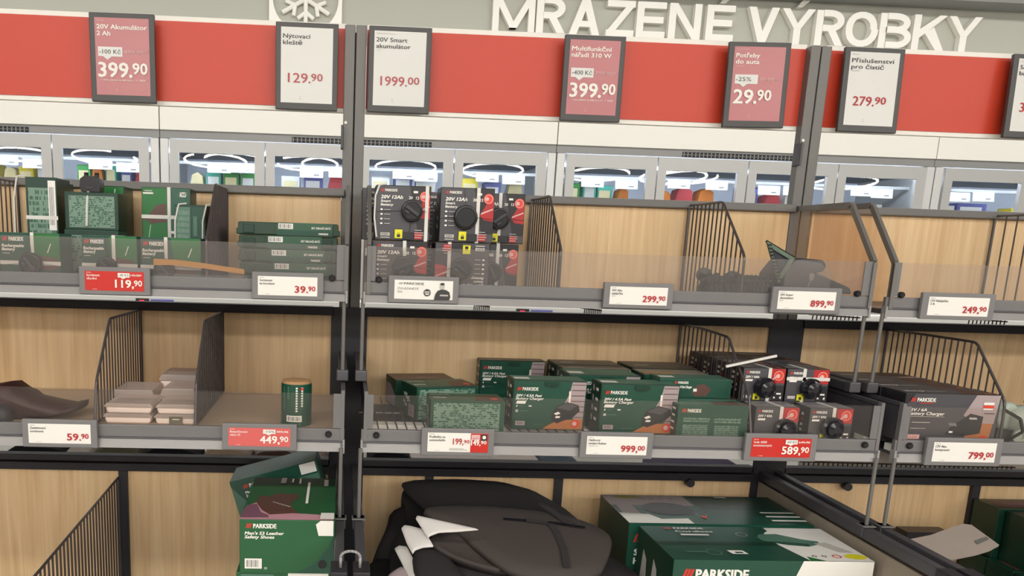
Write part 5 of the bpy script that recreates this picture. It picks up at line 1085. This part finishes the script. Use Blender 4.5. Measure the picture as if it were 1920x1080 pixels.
# rear dark heap
slab([(690, 1085), (700, 1040), (726, 985), (730, 960), (760, 945), (752, 925), (760, 912), (830, 930), (900, 1000), (880, 1100), (700, 1100)], (.2, -.22, .52), (0, -.8, 1), .05, 'mat_black', 'car_mat', 'black mat lump against the wood at the back left', 'mat', group=g15)
slab([(686, 1100), (690, 1046), (770, 1040), (800, 1110)], (.1, -.35, .47), (0, -.3, 1), .05, 'mat_edge', 'car_mat', 'flat black mat in the corner beside the arm end', 'mat', group=g15)
slab([(728, 1090), (735, 1000), (770, 985), (830, 1000), (960, 1040), (1010, 1100), (760, 1105)], (.3, -.40, .50), NM, .03, 'mat_black', 'car_mat', 'lowest black mat of the pile, white card around it', 'mat', group=g15)
slab([(752, 904), (775, 899), (860, 897), (940, 902), (1000, 918), (1055, 948), (1100, 985), (1000, 1000), (900, 985), (850, 975), (800, 955), (765, 925)], (.45, -.10, .655), (0, -.12, 1), .009, 'mat_black', 'car_mat', 'topmost rear black mat with a pointed left end', 'mat', group=g15, sm=.12)
slab([(850, 1000), (900, 985), (1000, 1010), (1120, 1030), (1180, 1060), (1212, 1090), (1000, 1110), (880, 1100), (820, 1040)], (.5, -.48, .545), (0, -.3, 1), .02, 'mat_black', 'car_mat', 'black mat sticking out to the right under the strapped one', 'mat', group=g15)
slab([(802, 1015), (815, 998), (880, 994), (950, 1018), (960, 1060), (948, 1072), (880, 1055), (830, 1035)], (.3, -.50, .565), (0, -.5, 1), .02, 'mat_grey', 'car_mat', 'black mat with a dished front in a white card', 'mat', group=g15, bulge=-.008)
slab([(772, 1050), (780, 1028), (815, 1026), (850, 1050), (880, 1100), (790, 1100)], (.25, -.55, .535), (0, -.5, 1), .02, 'mat_black', 'car_mat', 'black mat at the lower left in a white card', 'mat', group=g15)
om, cm = slab([(788, 952), (830, 946), (930, 948), (1050, 962), (1110, 980), (1143, 998), (1150, 1015), (1140, 1050), (1124, 1078), (1060, 1085), (990, 1080), (950, 1068), (905, 1035), (860, 995), (815, 975)], (.5, -.42, .615), (0, -.42, 1), .018, 'mat_grey', 'car_mat', 'large upper black mat with crossed straps and a zip cord', 'mat', group=g15, bulge=.010)
def strip(pts, wd, p0, nrm, m_, name, off):
    N = V3(nrm).normalized(); P = [PL(u, v, p0, nrm)+N*off-cm for u, v in pts]; m = MB()
    for a, b in zip(P, P[1:]):
        s_ = (b-a).normalized().cross(N)*wd/2; vs = [a-s_, a+s_, b+s_, b-s_]; vs += [v+N*.002 for v in vs]
        m.add(vs, [(0, 1, 2, 3), (7, 6, 5, 4), (0, 4, 5, 1), (1, 5, 6, 2), (2, 6, 7, 3), (3, 7, 4, 0)], m_)
    m.build(name, om)
sp = ((.5, -.42, .615), (0, -.42, 1))
strip([(1010, 950), (1035, 965), (1060, 985), (1075, 992)], .016, *sp, 'strap_black', 'strap', .010)
strip([(1028, 985), (1042, 1005), (1055, 1035), (1062, 1070)], .017, *sp, 'strap_black', 'strap', .011)
strip([(943, 980), (985, 983), (1040, 988), (1095, 996)], .006, *sp, 'tag_gloss', 'zip_cord', .012)
strip([(985, 983), (1025, 988)], .010, *sp, 'strap_black', 'zip_pull', .013)
# white card sleeves
g16 = 'white card sleeves around the black mats'
for pts, lab in (([(779, 972), (782, 966), (800, 970), (900, 992), (860, 996), (822, 998), (806, 1004), (802, 1008), (794, 995)], 'white card sleeve topmost of the three around the mats'),
                 ([(752, 990), (758, 984), (768, 985), (795, 992), (803, 1006), (813, 1024), (792, 1026), (778, 1031), (773, 1038), (762, 1018)], 'white card sleeve with dark print, middle of the three'),
                 ([(739, 1028), (748, 1022), (763, 1024), (788, 1074), (786, 1082), (762, 1084), (755, 1060)], 'blank white card sleeve, lowest of the three')):
    k = {0: .600, 1: .575, 2: .55}[['topmost' in lab, 'middle' in lab, 'lowest' in lab].index(True)]
    o, c = slab(pts, (.2, -.5, k), (-.35, -.6, 1), .004, 'card_white', 'card_sleeve', lab, 'card', bulge=.001, group=g16, sm=.08)
slab([(725, 1080), (740, 1068), (756, 1060), (768, 1085), (760, 1100), (724, 1100)], (.2, -.55, .54), (-.35, -.6, 1), .004, 'art_grey', 'card_sleeve', 'grey white card end at the bottom edge beside the mats', 'card', bulge=.002, group=g16)

# big tool cartons
ZB = .64
def bigbox(front_l, front_r, back_l, label, first, z=ZB):
    a = Z(*front_l, z); b = Z(*front_r, z); c = Z(*back_l, z); w_ = b.x-a.x; d_ = min(c.y, -.016)-a.y
    root = empty('tool_carton', (a.x, a.y, .331), label=label, cat='box', group='large green tool cartons')
    h_ = z-.331; m = MB(); m.box((0, 0, 0), (w_, d_, h_), 'green_dark'); m.build('carton', root, bevel=.0015)
    return root, w_, d_, h_
root, w_, d_, h_ = bigbox((1264, 1049), (1647, 1058), (1203, 986), 'large green tool carton with a white end, in front', True)
d = Dec((0, 0, 0)); d.rect(0, 0, w_, h_, 'green_box'); d.poly([(w_*.645, h_), (w_, h_), (w_, 0), (w_*.4, 0)], 'label_white')
for i in range(3): d.rect(w_*(.045+.016*i), h_-.046, w_*(.045+.016*i)+.006, h_-.022, 'logo_red', .008)
d.text('PARKSIDE', w_*.115, h_-.045, .022, 'ink_white', w=w_*.26, bold=.05); d.build('front_print', root)
d = Dec((0, 0, h_), (1, 0, 0), (0, 1, 0)); d.rect(0, 0, w_, d_, 'green_box'); d.rect(0, d_*.42, w_, d_*.52, 'green_dark')
d.poly([(w_*.68, 0), (w_, 0), (w_, d_*.98), (w_*.68, d_*.98), (w_*.68, d_*.88), (w_*.64, d_*.80), (w_*.63, d_*.45)], 'label_white'); d.poly([(w_*.68, 0), (w_*.76, 0), (w_*.69, d_*.12)], 'green_bright')
d.poly([(w_*.57, d_*.66), (w_*.60, d_*.76), (w_*.70, d_*.78), (w_*.80, d_*.62), (w_*.87, d_*.56), (w_*.86, d_*.48), (w_*.78, d_*.40), (w_*.66, d_*.46), (w_*.58, d_*.56)], 'green_pale'); d.poly([(w_*.6, d_*.54), (w_*.68, d_*.44), (w_*.78, d_*.40), (w_*.8, d_*.48), (w_*.7, d_*.54)], 'green_box')
d.poly([(w_*.83, d_*.50), (w_*.90, d_*.52), (w_*.965, d_*.24), (w_*.90, d_*.24)], 'pale_grey_ink')
d.disc(w_*.94, d_*.12, w_*.055, 'yellow', 20, ry=d_*.07); d.ring(w_*.845, d_*.12, w_*.022, w_*.006, 'badge_red', 14); d.ring(w_*.73, d_*.12, w_*.012, w_*.004, 'ink_dark', 10); d.ring(w_*.78, d_*.12, w_*.012, w_*.004, 'ink_dark', 10)
for i in range(3): d.rect(w_*(.12+.012*i), d_*.88, w_*(.12+.012*i)+.004, d_*.93, 'logo_red')
d.text('PARKSIDE', w_*.17, d_*.88, d_*.05, 'ink_white', w=w_*.16, bold=.04); d.text('Cordless', w_*.16, d_*.78, d_*.05, 'ink_white', w=w_*.2, bold=.04); d.rect(w_*.17, d_*.68, w_*.32, d_*.72, 'ink_white')
d.ring(w_*.235, d_*.18, w_*.04, w_*.007, 'green_pale', 20); d.ring(w_*.5, d_*.72, w_*.03, w_*.004, 'pale_grey_ink', 16); d.rect(w_*.10, d_*.17, w_*.19, d_*.2, 'green_pale'); d.rect(w_*.32, d_*.13, w_*.40, d_*.23, 'ink_white', -w_*.01); d.rect(w_*.34, d_*.15, w_*.38, d_*.19, 'green_box'); d.build('top_print', root)
d = Dec((0, d_, 0), (0, -1, 0)); 
for i in range(2): d.poly([(d_*(.15+.3*i), h_*.6), (d_*(.2+.3*i), h_*.86), (d_*(.3+.3*i), h_*.8), (d_*(.35+.3*i), h_*.5), (d_*(.25+.3*i), h_*.42)], 'pale_grey_ink')
for i in range(4): d.rect(d_*(.7+.06*i), h_*.3, d_*(.715+.06*i), h_*.8, 'green_pale')
d.build('side_print', root)
root, w_, d_, h_ = bigbox((1180, 981), (1530, 988), (1143, 928), 'large green tool carton with torn white tape, behind', False, .64)
d = Dec((0, 0, 0)); d.rect(0, 0, w_, h_, 'green_box')
for i in range(2): d.rect(w_*(.03+.018*i), h_-.05, w_*(.03+.018*i)+.005, h_-.028, 'logo_red', .007)
d.text('S', w_*.04, h_-.085, .016, 'ink_white', bold=.05); d.text('H', w_*.04, h_-.108, .016, 'ink_white', bold=.05); d.build('front_print', root)
d = Dec((0, 0, h_), (1, 0, 0), (0, 1, 0)); d.rect(0, 0, w_, d_, 'green_box'); d.rect(w_*.5, d_*.5, w_, d_, 'green_dark'); d.rect(0, d_*.62, w_*.48, d_*.98, 'art_grey'); d.poly([(w_*.02, d_*.3), (w_*.12, d_*.3), (w_*.12, d_*.9), (w_*.04, d_*.9)], 'art_grey')
d.disc(w_*.3, d_*.5, w_*.14, 'box_black', 18, ry=d_*.22); d.disc(w_*.14, d_*.92, w_*.08, 'olive', 14, ry=d_*.05); d.poly([(0, 0), (w_*.35, 0), (w_*.35, d_*.17), (w_*.2, d_*.14), (w_*.16, d_*.3), (0, d_*.34)], 'ink_white'); d.ring(w_*.45, d_*.3, w_*.03, w_*.004, 'pale_grey_ink', 16); d.disc(w_*.45, d_*.22, w_*.014, 'badge_red', 10, ry=d_*.05)
for i in range(4): d.ring(w_*(.22+.055*i), d_*.86, w_*.012, w_*.003, 'ink_dark', 10)
d.rect(w_*.66, d_*.9, w_*.73, d_*.95, 'pale_grey_ink'); 
for i in range(3): d.rect(w_*.80, d_*(.1+.13*i), w_*.99, d_*(.14+.13*i), 'ink_white')
d.build('top_print', root)
# right bay: bent card, dark box, dark green stack
rows_ = []
top_c = [(1660, 1015), (1700, 1012), (1745, 1003), (1780, 990), (1806, 982), (1822, 984)]; bot_c = [(1748, 1054), (1770, 1052), (1800, 1046), (1830, 1040), (1856, 1032), (1874, 1022)]
o0 = PL(1770, 1020, (1.55, -.35, .60), (0, -.45, 1)); m = MB(); vs = []; n = 6; k = 5
for j in range(k+1):
    for i in range(n):
        u = top_c[i][0]*(1-j/k)+bot_c[i][0]*j/k; v = top_c[i][1]*(1-j/k)+bot_c[i][1]*j/k
        q = PL(u, v, (1.55, -.35, .60), (0, -.45, 1)); vs.append(q-o0)
fs = [(j*n+i, j*n+i+1, (j+1)*n+i+1, (j+1)*n+i) for j in range(k) for i in range(n-1)]
vs2 = vs+[v-V3((0, -.001, .003)) for v in vs]; N_ = len(vs)
fs2 = fs+[tuple(N_+x for x in f[::-1]) for f in fs]
m.add(vs2, fs2, 'card_grey')
root = empty('cardboard_sheet', o0, label='bent grey white cardboard sheet in the bottom right bay', cat='card'); m.build('sheet', root, smooth=True)
m = MB(); Q = [PL(u, v, (1.55, -.35, .602), (0, -.45, 1))-o0 for u, v in ((1827, 1014), (1849, 1006), (1855, 1011), (1833, 1021))]; m.quad(Q, 'barcode'); m.build('barcode', root)
p = Y(1700, 1010, -.1); m = MB(); m.box((0, 0, 0), (.13, .05, .02+p.z-.331), 'box_black'); tag(m.build('black_carton', loc=(p.x, -.1, .331)), 'flat black carton behind the bent cardboard', 'box')
g17 = 'dark green boxes piled at the bottom right corner'
kk = 0
labs = ['dark green box at the back of the right corner pile', 'dark green box in the middle of the right corner pile', 'dark green box nearest in the right corner pile, top layer',
        'dark green box under the top ones at the back of the corner pile', 'dark green box under the top ones, middle of the corner pile', 'dark green box with a pale text front, lower layer of the corner pile']
for lay, zz in ((1, .60), (0, .47)):
    for r_, yy in enumerate((-.11, -.21, -.31)):
        x = Y(1833+r_*22, 1000, yy).x; x = 1.878 if lay else 1.866
        zt_l = .128
        root = empty('dark_box', (x+.1+.02*r_*lay, yy, .331 if lay == 0 else .331+.14), label=labs[kk], cat='box', group=g17); kk += 1
        h_ = .139 if lay == 0 else .150-.004*r_
        m = MB(); m.box((-.1, 0, 0), (.12, .095, h_), 'green_dark'); m.build('carton', root, bevel=.0015)
        d = Dec((-.1, 0, h_), (1, 0, 0), (0, 1, 0)); d.rect(.02, .01, .2, .08, 'art_brown'); d.rect(.05, .03, .12, .06, 'art_mauve'); d.build('top_print', root)
        if r_ == 2: d = Dec((-.1, 0, 0)); d.rect(.05, h_*.1, .2, h_*.8, 'green_mid'); textblock(d, .06, h_*.15, .19, h_*.75, 6); d.build('front_print', root)
